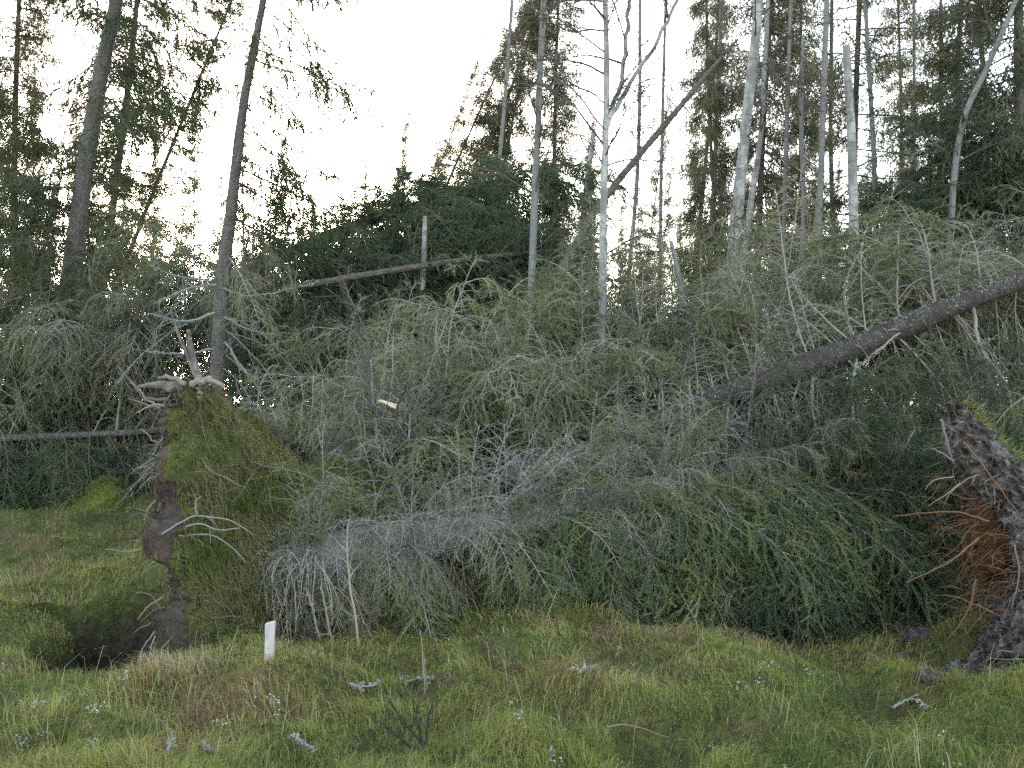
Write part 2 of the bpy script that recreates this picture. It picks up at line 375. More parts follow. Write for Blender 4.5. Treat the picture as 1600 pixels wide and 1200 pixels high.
def trunk_mesh(mb, pts, rad, n=40, k=14, m=0, rough=.06, seed=0, cap=True):
    pp = smooth_path(pts, n); rr = np.interp(np.linspace(0, 1, n), np.linspace(0, 1, len(rad)), rad)
    a = np.arange(k)*2*math.pi/k
    nz = noise3(np.cos(a)[None]*1.5, np.sin(a)[None]*1.5, np.arange(n)[:, None]*.6, seed)
    mb.tube(pp, rr[:, None]*(1 + rough*nz*2), k, m, .5, cap)
    return pp, rr
def branch(parent, pts, r0, r1, mat, name='branch', n=14, k=6, lich=0, twigs=0, lm=None):
    mb = MB(); pp = smooth_path(pts, n)
    pp[1:] += np.random.default_rng(len(pts)+int(r0*1e4)).normal(size=(n-1, 3))*r0*.35
    mb.tube(pp, np.linspace(r0, r1, n), k, 0, rng.uniform(.3, .7), True)
    if lich: flecks(mb, pp, lich, .02, 1, r0*.9)
    L = np.linalg.norm(np.diff(pp, axis=0), axis=1).sum()
    for _ in range(twigs):
        q = rng.uniform(.2, .98); p = interp(pp, [q])[0]; T = nrm(interp(np.gradient(pp, axis=0), [q])[0])
        tw = sim(p, T*.7+nrm(rng.normal(size=3))*.8, L*rng.uniform(.12, .32), 6, 1.5, .12)
        mb.tube(tw, np.linspace(max(r1, r0*.28), .0012, 7), 3, 0, rng.random())
        if lich: flecks(mb, tw, lich*.7, .015, 1, .004)
    return mb.build(name, [mat, lm or M['lichen']], parent)

# ------------------------------------------------------------------ standing spruces far back: shared trunk + crown meshes
def far_crown(H, Lmax, zb, dens, miss, droop):
    mb = MB(); z = zb
    while z < H-.15:
        u = (z-zb)/(H-zb); nb = rng.integers(4, 7)
        for k in range(nb):
            if rng.random() < miss*(1.2-.8*u): continue
            a = rng.uniform(0, 2*math.pi); L = Lmax*((1-u)**.75*.95+.05)*rng.uniform(.5, 1.15)*(.55 + .45*min(1, u*4+.3))
            el = R(-droop + 40*u + rng.normal()*8)
            ax = sim((0, 0, z+rng.uniform(-.1, .1)), (math.cos(a)*math.cos(el), math.sin(a)*math.cos(el), math.sin(el)), max(L, .15), 7, .25, .07)
            ax[:, 2] += .12*L*np.linspace(0, 1, 8)**3
            mb.tube(ax, np.linspace(.016, .004, 8), 3, 0, rng.random())
            n = int(L*dens*1.7)+2; s = rng.uniform(.25, 1, n); p = interp(ax, s)
            # clumps of hanging twigs, each a few slivers
            out_ = nrm(interp(np.gradient(ax, axis=0), s)); t0 = rng.beta(2, 2, n)
            for q in range(12):
                d = out_*.4 + nrm(rng.normal(size=(n, 3)))*.75 + np.array((0, 0, -.75))
                b0 = p + rng.normal(size=(n, 3))*np.array((.10, .10, .07)) + np.array((0, 0, -.05))*rng.uniform(0, 2.2, (n, 1))
                mb.slivers(b0, d, rng.uniform(.07, .16, n), rng.uniform(.011, .021, n), 1, np.clip(t0+rng.normal(size=n)*.12, 0, 1))
        z += rng.uniform(.15, .28)
    return mb
FAR = []
for (Lmax, zb, dens, miss, droop, wob) in ((1.5, 1.2, 15, .20, 24, .10), (1.25, 1.5, 17, .15, 30, .18), (1.7, 1.0, 12, .35, 18, .12), (1.1, 3.0, 17, .22, 28, .25), (1.35, .6, 20, .08, 26, .08)):
    H = 16.0
    tm = MB(); zz = np.linspace(-.3, H, 26); ph = rng.uniform(0, 6, 2)
    tp = np.stack([wob*np.sin(zz*.35+ph[0]), wob*np.sin(zz*.3+ph[1]), zz], 1); tp[:, :2] -= tp[0, :2]
    tm.tube(tp, np.linspace(.08, .010, 26), 9, 0, .5)
    cm = far_crown(H, Lmax, zb, dens, miss, droop)
    for v in cm.v: v[:, 0] += np.interp(v[:, 2], zz, tp[:, 0]); v[:, 1] += np.interp(v[:, 2], zz, tp[:, 1])
    FAR.append((tm.mesh('spruce_trunk', [M['bark_far']]), cm.mesh('spruce_crown', [M['twig_dark'], M['needle_far']])))
def far_spruce(px0, py0, px1, py1, Y, H, var, label, group=None, wide=1.0, dark=False, top=False):
    """stands at depth Y; its axis passes (px0,py0) low and (px1,py1) high; H = height (or the tip sits at px1,py1 when top)"""
    a, c = P(px0, py0, Y), P(px1, py1, Y); d = c - a
    g0 = terrain(a[0], Y)
    base = a + d*((g0-a[2])/d[2]); d = nrm(d)
    if top: H = float(np.linalg.norm(c-base))
    base[2] = gz(base[0], base[1]) - .05
    t = thing('spruce_tree', label, 'tree', base, group)
    q = Vector((0, 0, 1)).rotation_difference(Vector(d)) @ Euler((0, 0, rng.uniform(0, 6.28))).to_quaternion()
    t.rotation_euler = q.to_euler(); s = H/16; t.scale = (s*wide, s*wide, s)
    for nm, me in zip(('trunk', 'crown'), FAR[var]):
        o = bpy.data.objects.new(nm, me); COL.objects.link(o); o.parent = t
    return t
# single spruces that can be picked out against the sky
far_spruce(35, 450, 42, 0, 22, 17, 4, 'dense leafy-looking green spruce cut by the left edge of the view', wide=1.25)
far_spruce(155, 430, 186, 60, 23, 19, 0, 'spruce with slim trunk just right of the thick leaning trunk', wide=1.3)
far_spruce(205, 400, 335, 60, 20, 15, 2, 'thin spruce tilted steeply to the right behind the thick leaning trunk', wide=.75)
far_spruce(622, 300, 642, 155, 30, 0, 4, 'lone pointed spruce tip against the open white sky', top=True, wide=.6)
far_spruce(574, 300, 574, 238, 34, 0, 1, 'smallest spruce tip showing in the sky gap', top=True, wide=.6)
far_spruce(665, 330, 758, 75, 24, 0, 1, 'slim spruce with its whole tip visible, leaning right at the sky gap', top=True, wide=.62)
far_spruce(700, 300, 808, 50, 23, 15, 0, 'leaning spruce with bare lower trunk, second in from the sky gap', wide=.7)
far_spruce(735, 300, 832, 0, 24, 17, 1, 'brownish leaning spruce with bushy crown left of the thin birch', wide=.8)
far_spruce(785, 300, 840, 0, 25, 17, 4, 'upright-leaning bushy spruce partly behind the thin grey birch', wide=.75)
far_spruce(862, 330, 888, 0, 24, 18, 1, 'dense columnar spruce between the thin grey birch and the forked birch', wide=.85)
far_spruce(1005, 400, 1050, 130, 26, 0, 2, 'ragged spruce top beneath the long leaning brown stem', top=True, wide=.65)
far_spruce(1082, 400, 1096, 0, 20, 17, 3, 'thin dark spruce with few branches beside the leaning brown stem', wide=.7)
far_spruce(1132, 400, 1134, 0, 18, 16, 3, 'thread-thin spruce just left of the widest white birch', wide=.6)
far_spruce(1198, 420, 1212, 0, 18, 18, 1, 'bushy olive spruce just right of the widest white birch', wide=.85)
far_spruce(1240, 420, 1242, 0, 21, 17, 4, 'spruce with thick crown behind the two narrow birches', wide=.7)
far_spruce(1345, 420, 1352, 0, 17, 17, 2, 'open-crowned dark spruce directly behind the snapped white birch', wide=.9)
far_spruce(1400, 420, 1395, 60, 24, 16, 2, 'sparse spruce in the bright gap right of the snapped birch', wide=.9)
far_spruce(1492, 430, 1512, 0, 16, 15, 4, 'bushy dark spruce with bare upper stem right of the bright gap', wide=1.0)
far_spruce(1575, 430, 1574, 0, 14, 17, 0, 'dark spruce with a stout trunk near the right edge', wide=1.2)
# the row farther back, too alike to tell apart
LBL = 'slender grey-green spruce in the hazy row at the back of the windfall'
for px in np.r_[-60:620:34, 655:1690:30]:
    Y = rng.uniform(27, 46); p = px + rng.normal()*12
    toph = rng.uniform(290, 400) if 430 < p < 740 else rng.uniform(40, 330) if p < 430 else rng.uniform(150, 360)
    far_spruce(p, 500, p + rng.normal()*14 + 8, toph, Y, 0, int(rng.integers(0, 5)), LBL, 'spruces in the far row', rng.uniform(.65, 1.0), top=True)

# ------------------------------------------------------------------ nearer standing spruces with their own boughs
def near_spruce(pts, rad, label, boughs, bark='bark_grey', twigs=True, seed=3):
    base = np.array(pts[0]); t = thing('spruce_tree', label, 'tree', base)
    mb = MB(); pp, rr = trunk_mesh(mb, pts, rad, 50, 12, 0, .05, seed); mb.build('trunk', [M[bark]], t)
    for (s0, s1, n, L0, L1, kind, el0, el1, azf) in boughs:
        for s in np.linspace(s0, s1, n) + rng.normal(size=n)*.01:
            p = interp(pp, [np.clip(s, 0, .99)])[0]; a = azf(); el = R(rng.uniform(el0, el1))
            u = (s-s0)/(s1-s0+1e-6)
            bough(t, p, (math.cos(a)*math.cos(el), math.sin(a)*math.cos(el), math.sin(el)), (L0+(L1-L0)*u)*rng.uniform(.7, 1.25), kind)
    return t, pp
def ground_pt(px, py, px1, py1, Y):
    a, c = P(px, py, Y), P(px1, py1, Y); g = gz(a[0], Y); q = a + (c-a)*((g-a[2])/(c[2]-a[2])); q[2] -= .06; return q
anyaz = lambda: rng.uniform(0, 2*math.pi)
right = lambda: rng.normal()*.8 - .1
left = lambda: math.pi + rng.normal()*.8
thick, _ = near_spruce([ground_pt(95, 520, 110, 430, 19), P(110, 430, 19), P(138, 230, 19), P(163, 90, 19), P(182, 0, 19), P(215, -180, 19)], [.19, .17, .15, .13, .12, .09],
    'thick-trunked spruce leaning right, biggest standing trunk on the far left',
    [(.18, .95, 44, 2.0, 2.2, 'stand', -28, 5, anyaz), (.3, .95, 16, 2.0, 2.2, 'stand', -25, 0, right), (.12, .35, 10, 1.5, 1.4, 'dead', -35, -5, anyaz)])
sp2, _ = near_spruce([ground_pt(338, 640, 345, 480, 12.5), P(345, 480, 12.5), P(362, 320, 12.5), P(378, 180, 12.5), P(400, 60, 12.5), P(415, -20, 12.5), P(440, -160, 12.5)], [.10, .088, .07, .058, .048, .042, .03],
    'slender spruce rising behind the upturned root plate, lichened dead branches low down',
    [(.50, .97, 28, 1.6, 1.5, 'stand', -32, -8, right), (.5, .97, 9, 1.0, .9, 'stand', -25, 0, left), (.17, .42, 16, 1.3, 1.3, 'dead', -35, -8, lambda: rng.choice((0, math.pi)) + rng.normal()*.6),
     (.06, .18, 8, .8, .9, 'dead', -50, -25, anyaz), (.44, .5, 4, 1.5, 1.2, 'grey', -30, -5, right)], 'bark_grey')
for pts in ([(345, 448), (385, 462), (440, 455), (500, 440)], [(340, 445), (290, 452), (240, 475)], [(338, 488), (290, 502), (235, 490)], [(348, 495), (390, 515), (440, 525)], [(352, 535), (375, 570), (395, 590)],
            [(335, 545), (290, 552), (230, 550)], [(330, 440), (270, 430), (235, 415)]):
    branch(sp2, [P(x, y, 12.45 - .12*k) for k, (x, y) in enumerate(pts)], .016, .005, M['twig_grey'], lich=110, twigs=8)

# ------------------------------------------------------------------ birches
def make_twigs(L=1.3):
    mb = MB(); ax = sim((0, 0, 0), (.6, 0, .8), L, 10, .25, .09); mb.tube(ax, np.linspace(.017, .005, 11), 4, 0, .4)
    for _ in range(9):
        q = rng.uniform(.15, .95); p = interp(ax, [q])[0]; T = nrm(interp(np.gradient(ax, axis=0), [q])[0])
        tw = sim(p, T+nrm(rng.normal(size=3))*.7, L*rng.uniform(.2, .45), 6, .8, .12); mb.tube(tw, np.linspace(.008, .0035, 7), 3, 0, rng.random())
        for _ in range(4):
            q2 = rng.uniform(.3, .95); st = sim(interp(tw, [q2])[0], nrm(tw[-1]-tw[0])+nrm(rng.normal(size=3))*.7, L*rng.uniform(.08, .2), 4, 1.5, .1)
            mb.tube(st, np.linspace(.0045, .0025, 5), 3, 0, rng.random())
    return mb.mesh('birch_twigs', [M['twig_dark']])
TW = [make_twigs() for _ in range(5)]
def birch(path, Y, w, label, mat='birch', tip=.6, twigs=8, stems=(), t_from=.45, dead=0):
    (x0, y0), (x1, y1) = path[0], path[1]
    pts = [ground_pt(x0, y0, x1, y1, Y)] + [P(x, y, Y) for x, y in path]
    t = thing('birch_tree', label, 'tree', pts[0])
    r = w*Y/F/2*.8; mb = MB(); pp, rr = trunk_mesh(mb, pts, np.linspace(r*1.15, r*tip, 6), 46, 10, 0, .07, int(x0)); mb.build('trunk', [M[mat]], t)
    for st in stems:
        sp = [P(x, y, Y) for x, y in st[0]]; branch(t, sp, st[1]*Y/F/2, st[1]*Y/F/3.2, M[mat], 'stem', 24, 8)
        for _ in range(4):
            o = bpy.data.objects.new('branch', random.choice(TW)); COL.objects.link(o); o.parent = t
            o.location = interp(sp, [rng.uniform(.3, 1)])[0] - parent_loc(t); o.rotation_euler = (rng.normal()*.3, rng.normal()*.3, rng.uniform(0, 6.28)); o.scale = (rng.uniform(.5, 1),)*3
    for s in rng.uniform(.45, 1, dead):
        a = anyaz(); e_ = rng.uniform(-.4, .9); bough(t, interp(pp, [s])[0], (math.cos(a)*math.cos(e_), math.sin(a)*math.cos(e_), math.sin(e_)), rng.uniform(.35, .8), rng.choice(['dead', 'bare']), 'branch')
    for s in rng.uniform(t_from, 1, twigs*2):
        o = bpy.data.objects.new('branch', random.choice(TW)); COL.objects.link(o); o.parent = t
        o.location = interp(pp, [s])[0] - parent_loc(t); o.rotation_euler = (rng.normal()*.4, rng.normal()*.4, rng.uniform(0, 6.28)); o.scale = (rng.uniform(.4, .9),)*3
    return t
birch([(830, 470), (838, 250), (850, 0), (856, -80)], 12, 15, 'thin straight grey birch left of the forked birch', 'birch_grey', .6, 10)
b2 = birch([(938, 700), (941, 480), (944, 290), (948, 120), (944, -60)], 10.5, 18, 'forked birch with mottled white lower trunk in the middle of the tangle', 'birch', .55, 12,
      stems=[([(944, 215), (975, 100), (985, -40)], 9), ([(946, 200), (985, 130), (1030, 60), (1065, -20)], 8)])
birch([(908, 385), (917, 290), (928, 205)], 16, 15, 'short snapped birch with reddish peeling bark beside the forked birch', 'birch', .55, 3)
birch([(1140, 450), (1160, 250), (1184, 20), (1190, -80)], 13, 25, 'widest white birch, leaning slightly right with peeling bark', 'birch', .55, 9)
birch([(1155, 450), (1173, 320), (1190, 190), (1204, -90)], 14.5, 15, 'slimmer white birch close behind the widest birch', 'birch', .5, 7)
birch([(1252, 450), (1256, 320), (1252, 190), (1255, 60)], 15, 11, 'narrowest pale birch, left of a pair before dark spruces', 'birch_grey', .6, 6)
birch([(1275, 450), (1283, 260), (1292, 0), (1294, -60)], 14, 14, 'mottled grey birch, right of a pair before dark spruces', 'birch_grey', .6, 8)
birch([(1336, 450), (1331, 230), (1322, 72)], 12.5, 20, 'white birch with a snapped-off top', 'birch', .75, 3)
birch([(1480, 420), (1500, 210), (1545, 100), (1592, -10)], 13, 13, 'pale bare birch bent strongly to the right near the right edge', 'birch_grey', .7, 6)
birch([(1066, 460), (1058, 420), (1048, 376)], 11, 10, 'short pale birch snag tilting left above the tangle', 'birch', .8, 0)
birch([(661, 430), (663, 385), (664, 338)], 14, 11, 'pale birch stem poking through the dark green hanging spruce', 'birch', .8, 2)
birch([(186, 640), (195, 565), (206, 490)], 16.9, 6, 'thin grey dead stem standing alone among the left fallen spruces', 'birch_grey', .6, 6, t_from=.3)
birch([(1134, 640), (1132, 560), (1128, 500)], 10.5, 14, 'grey broken birch stump standing just behind the propped trunk', 'birch_grey', .8, 1, dead=5)
birch([(646, 770), (639, 705), (641, 640)], 8.6, 6, 'lichen-speckled dead stem standing behind the lichened log', 'birch_grey', .6, 3, dead=9)
birch([(592, 720), (583, 630), (579, 562)], 8.9, 6, 'dead pale stem with a bleached tip left of the broken wood', 'birch_grey', .9, 4, dead=9)

for x0, x1, Y, w_, lab in ((1105, 1128, 19, 8, 'faint thin birch stem first left of the widest white birch'), (1222, 1236, 17, 8, 'faint thin birch stem between the bushy olive spruce and the two narrow birches'), (1308, 1300, 18, 8, 'hair-thin birch stem just left of the snapped white birch'),
        (1372, 1352, 16, 9, 'thin grey birch crossing behind the snapped white birch'), (1422, 1428, 19, 6, 'thin birch stem alone in the bright gap'), (1468, 1470, 18, 7, 'thin birch stem at the edge of the bright gap by the bushy dark spruce'),
        (1545, 1530, 17, 9, 'slim grey birch between the bent birch and the stout dark spruce'), (978, 1000, 18, 7, 'faint thin birch stem just right of the forked birch'), (748, 800, 20, 7, 'thin leaning grey stem left of the thin straight grey birch'), (1030, 1040, 20, 6, 'faint upright stem seen through the long slanting brown stem')):
    birch([(x0, 480), ((x0+x1)/2+rng.normal()*4, 250), (x1, 0), (x1+2, -90)], Y, w_*1.25, lab, 'birch_grey', .6, 6, t_from=.25)
# ------------------------------------------------------------------ fallen spruces
def fallen(label, pts, rad, bark, sets, cat='fallen tree', seed=1, name='fallen_spruce', loc=None, dense=1.5):
    t = thing(name, label, cat, pts[0] if loc is None else loc)
    mb = MB(); pp, rr = trunk_mesh(mb, pts, rad, 70, 18, 0, .07, seed)
    st = np.random.default_rng(seed)
    for s in st.uniform(.05, .95, 24):      # knots and branch stubs
        p = interp(pp, [s])[0]; T = nrm(interp(np.gradient(pp, axis=0), [s])[0]); d = nrm(np.cross(T, st.normal(size=3)))
        r0 = np.interp(s, np.linspace(0, 1, 70), rr); mb.tube([p+d*r0*.7, p+d*(r0+.02), p+d*(r0+st.uniform(.04, .14))], [.016, .012, .007], 5, 0, .5, True)
    mb.build('trunk', [M[bark]], t)
    for (s0, s1, n, L0, L1, kind, ph0, ph1) in sets:
        for s in rng.uniform(s0, s1, int(n*(1.0 if kind in ('dead', 'bare') else dense))):
            p = interp(pp, [s])[0]; T = nrm(interp(np.gradient(pp, axis=0), [s])[0])
            sd = nrm(np.cross(T, (0, 0, 1.0))); up = np.cross(sd, T)       # sd points towards the camera for a trunk running right
            a = R(rng.uniform(ph0, ph1)); rad_ = up*math.cos(a) + sd*math.sin(a)   # 0 = up, 90 = to the camera, 180 = down
            lean = R(rng.uniform(58, 88)); d = T*math.cos(lean) + rad_*math.sin(lean)
            bough(t, p, d, rng.uniform(L0, L1), 'mix' if kind == 'grey' and rng.random() < .3 else kind)
    return t, pp
# A: the lichened log with the left root plate
A, Ap = fallen('uprooted spruce with mossy root plate and thick lichen-crusted trunk in front', [P(345, 880, 7.45), P(400, 884, 7.35), P(470, 880, 7.3), P(560, 860, 7.45), P(760, 828, 7.8), P(1030, 772, 8.4), P(1350, 715, 9.3), P(1560, 680, 10)],
    [.30, .235, .19, .165, .14, .11, .07, .04], 'bark_lichen',
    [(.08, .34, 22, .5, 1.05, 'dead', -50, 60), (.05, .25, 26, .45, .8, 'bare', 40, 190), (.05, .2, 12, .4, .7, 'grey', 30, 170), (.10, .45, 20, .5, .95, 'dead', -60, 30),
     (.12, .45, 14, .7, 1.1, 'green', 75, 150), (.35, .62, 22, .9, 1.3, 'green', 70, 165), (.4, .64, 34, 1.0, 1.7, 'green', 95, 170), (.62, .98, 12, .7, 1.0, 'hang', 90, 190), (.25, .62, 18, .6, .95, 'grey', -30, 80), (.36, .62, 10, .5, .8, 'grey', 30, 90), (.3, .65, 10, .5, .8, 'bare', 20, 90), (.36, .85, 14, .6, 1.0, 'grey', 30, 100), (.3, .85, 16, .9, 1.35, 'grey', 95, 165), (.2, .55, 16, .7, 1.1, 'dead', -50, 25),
     (.55, .98, 22, .9, 1.4, 'hang', 110, 200), (.05, .35, 8, .6, .9, 'grey', -60, 20)], seed=11)  # dark 'hang' needles past the middle paint the right hollow's shade
for _ in range(46):
    x_ = rng.uniform(418, 505); p = P(x_, 858 + (rng.random())*20, 7.2) + np.array((0, -.02, 0)); d = np.array((rng.normal()*.5, -.7, rng.uniform(-.2, .5)))
    pts = sim(p, d, rng.uniform(.25, .62), 9, 6.5, .13); mb = MB(); mb.tube(pts, np.linspace(.0045, .0015, 10), 4, 0, rng.random())
    for _ in range(4):
        q = rng.uniform(.25, .95); mb.tube(sim(interp(pts, [q])[0], rng.normal(size=3)*.5+(0, 0, -.6), rng.uniform(.06, .2), 4, 3, .2), np.linspace(.0022, .001, 5), 3, 0, rng.random())
    flecks(mb, pts, 40, .011, 1); mb.build('branch', [M['twig'], M['lichen']], A)
mb = MB(); N = 7500; q = rng.uniform(.04, .6, N)**1.2; p = interp(Ap, q); T = nrm(interp(np.gradient(Ap, axis=0), q)); r_ = np.interp(np.clip(q, 0, 1)*7, range(8), [.30, .235, .19, .165, .14, .11, .07, .04])
sd = nrm(np.cross(T, (0, 0, 1.))); up_ = np.cross(sd, T); a = rng.normal(size=N)*.9 + .5; rad_ = up_*np.cos(a)[:, None] + sd*np.sin(a)[:, None]
mb.slivers(p + rad_*(r_*1.0)[:, None], rad_*.6 + rng.normal(size=(N, 3))*.8, rng.uniform(.006, .018, N), rng.uniform(.005, .012, N), 0, rng.random(N)*.75); sub(mb, 'lichen', [M['lichen']], A, 'stuff')
for k in range(16):
    p = interp(Ap, [rng.uniform(.5, .72)])[0]; a = rng.uniform(-1.1, -.35); e_ = rng.uniform(-.75, -.3)
    bough(A, p, (math.cos(a)*math.cos(e_), math.sin(a)*math.cos(e_), math.sin(e_)), rng.uniform(1.4, 2.1), rng.choice(['green', 'green', 'hang']))
# B: the propped trunk that climbs to the right
B, Bp = fallen('spruce trunk propped up and climbing to the upper right, bare branches hanging below', [P(790, 755, 8.9), P(960, 690, 9.2), P(1090, 632, 9.45), P(1330, 545, 9.8), P(1490, 478, 10.0), P(1600, 438, 10.2), P(1800, 360, 10.6)],
    [.11, .105, .102, .118, .10, .08, .06], 'bark_brown',
    [(.05, .7, 44, 1.3, 2.0, 'grey', -100, -8), (.7, .95, 10, .9, 1.3, 'grey', -120, -20), (.0, .14, 8, .6, .9, 'grey', 0, 120), (.1, .95, 12, 1.0, 1.6, 'grey', 175, 235), (.1, .95, 24, 1.0, 1.7, 'bare', 150, 200), (.3, .95, 12, 1.0, 1.5, 'bare', -70, 5), (.02, .4, 14, .5, 1.0, 'dead', 0, 360)], seed=12)
mb = MB(); N = 3000; q = rng.uniform(.1, .98, N); p = interp(Bp, q); T = nrm(interp(np.gradient(Bp, axis=0), q)); r_ = np.interp(q*6, range(7), [.11, .105, .102, .118, .10, .08, .06])
sd = nrm(np.cross(T, (0, 0, 1.))); up_ = np.cross(sd, T); a = rng.normal(size=N)*.6 + .55; rad_ = up_*np.cos(a)[:, None] + sd*np.sin(a)[:, None]; k_ = noise3(p[:, 0]*2.5, a*1.5, p[:, 2]*2.5, 55) > -.1
mb.slivers((p + rad_*(r_*1.02)[:, None])[k_], (rad_*.5 + rng.normal(size=(N, 3))*.8)[k_], rng.uniform(.008, .022, k_.sum()), rng.uniform(.006, .015, k_.sum()), 0, rng.random(k_.sum())*.8); sub(mb, 'lichen', [M['lichen']], B, 'stuff')
for pts, r in (([(1272, 572), (1270, 640), (1290, 700), (1352, 752)], .02), ([(1338, 555), (1330, 620), (1342, 690), (1400, 740), (1470, 765)], .02), ([(1138, 625), (1134, 690), (1140, 740), (1165, 770)], .016),
               ([(1205, 598), (1213, 630), (1222, 660)], .014), ([(1250, 590), (1240, 630), (1250, 660)], .011), ([(1520, 480), (1530, 540), (1570, 600), (1588, 660), (1615, 720)], .022),
               ([(1430, 500), (1375, 545), (1330, 585)], .014), ([(1270, 640), (1230, 665), (1250, 700), (1290, 760)], .010), ([(1000, 680), (1008, 620), (998, 560)], .018), ([(1168, 590), (1200, 530), (1195, 480)], .012),
               ([(1330, 530), (1320, 450), (1350, 380)], .012), ([(1325, 530), (1260, 470), (1240, 430)], .013)):
    branch(B, [P(x, y, 9.5 + (pts[0][0]-1090)*.0012 - .26*k) for k, (x, y) in enumerate(pts)], r*.9, r*.3, M['twig'], lich=90, twigs=11)
# C: short dark trunk deeper in
C_, _ = fallen('short dark spruce trunk half buried in the grey twigs behind the lichened log', [P(545, 770, 9.1), P(640, 712, 9.6), P(755, 668, 10), P(870, 640, 10.2), P(1010, 600, 10.6), P(1200, 550, 11.2)], [.11, .10, .10, .09, .07, .04], 'bark_brown',
    [(.0, .95, 46, 1.1, 1.9, 'grey', -75, 60), (.1, .95, 20, .9, 1.4, 'grey', 90, 200), (.0, .6, 16, .7, 1.2, 'dead', -60, 60), (.0, .45, 10, .8, 1.2, 'green', 30, 100), (.0, .3, 14, .7, 1.1, 'grey', -60, 90), (.0, .3, 8, .6, 1.0, 'dead', -40, 60)], seed=13)
# D: long one behind, its boughs make the arched skyline of the tangle
D_, _ = fallen('long fallen spruce under the arched brown twigs at the back of the tangle', [P(600, 650, 11.6), P(850, 590, 11.8), P(1100, 540, 12), P(1400, 500, 12.3), P(1720, 460, 12.6)], [.15, .14, .12, .10, .06], 'bark_dark',
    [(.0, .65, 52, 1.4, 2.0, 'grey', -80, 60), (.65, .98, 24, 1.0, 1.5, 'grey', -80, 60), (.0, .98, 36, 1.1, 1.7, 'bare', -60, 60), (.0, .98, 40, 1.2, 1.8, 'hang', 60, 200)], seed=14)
D2, _ = fallen('fallen spruce with grey-brown twigs just behind the left root plate', [P(400, 720, 10.8), P(560, 670, 11), P(760, 640, 11.3), P(900, 610, 11.6)], [.12, .11, .08, .04], 'bark_dark',
    [(.0, .98, 50, 1.0, 1.6, 'grey', -80, 100), (.0, .98, 30, 1.0, 1.5, 'hang', 60, 200), (0, .9, 14, .9, 1.4, 'bare', -70, 70)], seed=24)
mb = MB(); c0 = P(535, 800, 8.9); nu, nv = 70, 40; uu = np.arange(nu)*2*math.pi/nu; ve = np.linspace(-math.pi/2, math.pi/2, nv)[:, None]
X = .48*np.cos(uu)[None]*np.cos(ve); Y = .4*np.sin(uu)[None]*np.cos(ve); Z = .45*np.sin(ve)*np.ones((1, nu)); k_ = 1 + .3*noise3(X*3+4, Y*3, Z*3, 97) + .14*noise3(X*9, Y*9, Z*9, 98)
Vm = np.stack([X*k_, Y*k_, Z*k_], -1).reshape(-1, 3) + c0; i = np.arange(nv-1)[:, None]*nu; j = np.arange(nu)[None]; j2 = (j+1) % nu
q = np.stack(np.broadcast_arrays(i+j, i+j2, i+nu+j2, i+nu+j), -1).reshape(-1, 4); soil_ = (Vm[q[:, 0], 0]-c0[0]) < -.25
mb.add(Vm, np.concatenate([q[:, [0, 1, 2]], q[:, [0, 2, 3]]]), np.where(np.r_[soil_, soil_], 1, 0)); cpl = mb.build('root_plate', [M['moss'], M['soil']], C_); WLOC[cpl.name] = parent_loc(C_).copy()
mb = MB(); N = 4000; s_i = rng.integers(0, len(Vm), N); mb.slivers(Vm[s_i], nrm(Vm[s_i]-c0)+rng.normal(size=(N, 3))*.5+(0, 0, .3), rng.uniform(.03, .09, N), .011, 0, np.clip(.42+.3*noise3(*(Vm[s_i].T*4), 99)+rng.normal(size=N)*.1, 0, .85)); sub(mb, 'moss', [M['turf']], cpl, 'stuff')
# E: green half-fallen spruce across the sky gap
E_, _ = fallen('half-fallen green spruce hanging across the sky gap with heavy drooping boughs', [P(330, 450, 15), P(505, 374, 15.4), P(600, 338, 15.8), P(720, 300, 16.3), P(815, 272, 16.8)], [.11, .10, .08, .05, .015], 'bark_dark',
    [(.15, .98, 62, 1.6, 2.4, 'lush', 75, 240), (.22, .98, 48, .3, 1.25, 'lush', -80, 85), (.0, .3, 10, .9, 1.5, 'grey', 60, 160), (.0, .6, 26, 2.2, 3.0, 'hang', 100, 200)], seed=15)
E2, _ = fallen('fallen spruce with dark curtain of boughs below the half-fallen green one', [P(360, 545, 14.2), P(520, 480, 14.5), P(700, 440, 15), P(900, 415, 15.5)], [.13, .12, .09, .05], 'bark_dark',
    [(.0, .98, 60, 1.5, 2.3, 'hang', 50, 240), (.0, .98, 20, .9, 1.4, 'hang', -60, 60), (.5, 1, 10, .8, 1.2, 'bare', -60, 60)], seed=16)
# F: fallen spruces on the left beyond the meadow
F1, _ = fallen('grey horizontal fallen trunk with drooping boughs beyond the left meadow', [P(-160, 694, 16.5), P(0, 685, 16.6), P(245, 672, 16.9), P(430, 640, 17.5)], [.065, .06, .055, .04], 'bark_grey',
    [(.0, 1, 54, 1.2, 2.2, 'lush', 100, 260), (.0, 1, 34, 1.6, 2.5, 'grey', -120, -10), (.0, 1, 2, .8, 1.3, 'bare', 120, 220)], seed=17)
F2, _ = fallen('fallen spruce with grey-green boughs piled above the grey horizontal trunk', [P(-200, 600, 18), P(100, 555, 18.4), P(420, 470, 19)], [.16, .13, .06], 'bark_dark',
    [(.0, 1, 90, 1.8, 2.7, 'grey', -60, 130), (.0, 1, 44, 1.6, 2.4, 'hang', 60, 220)], seed=18)
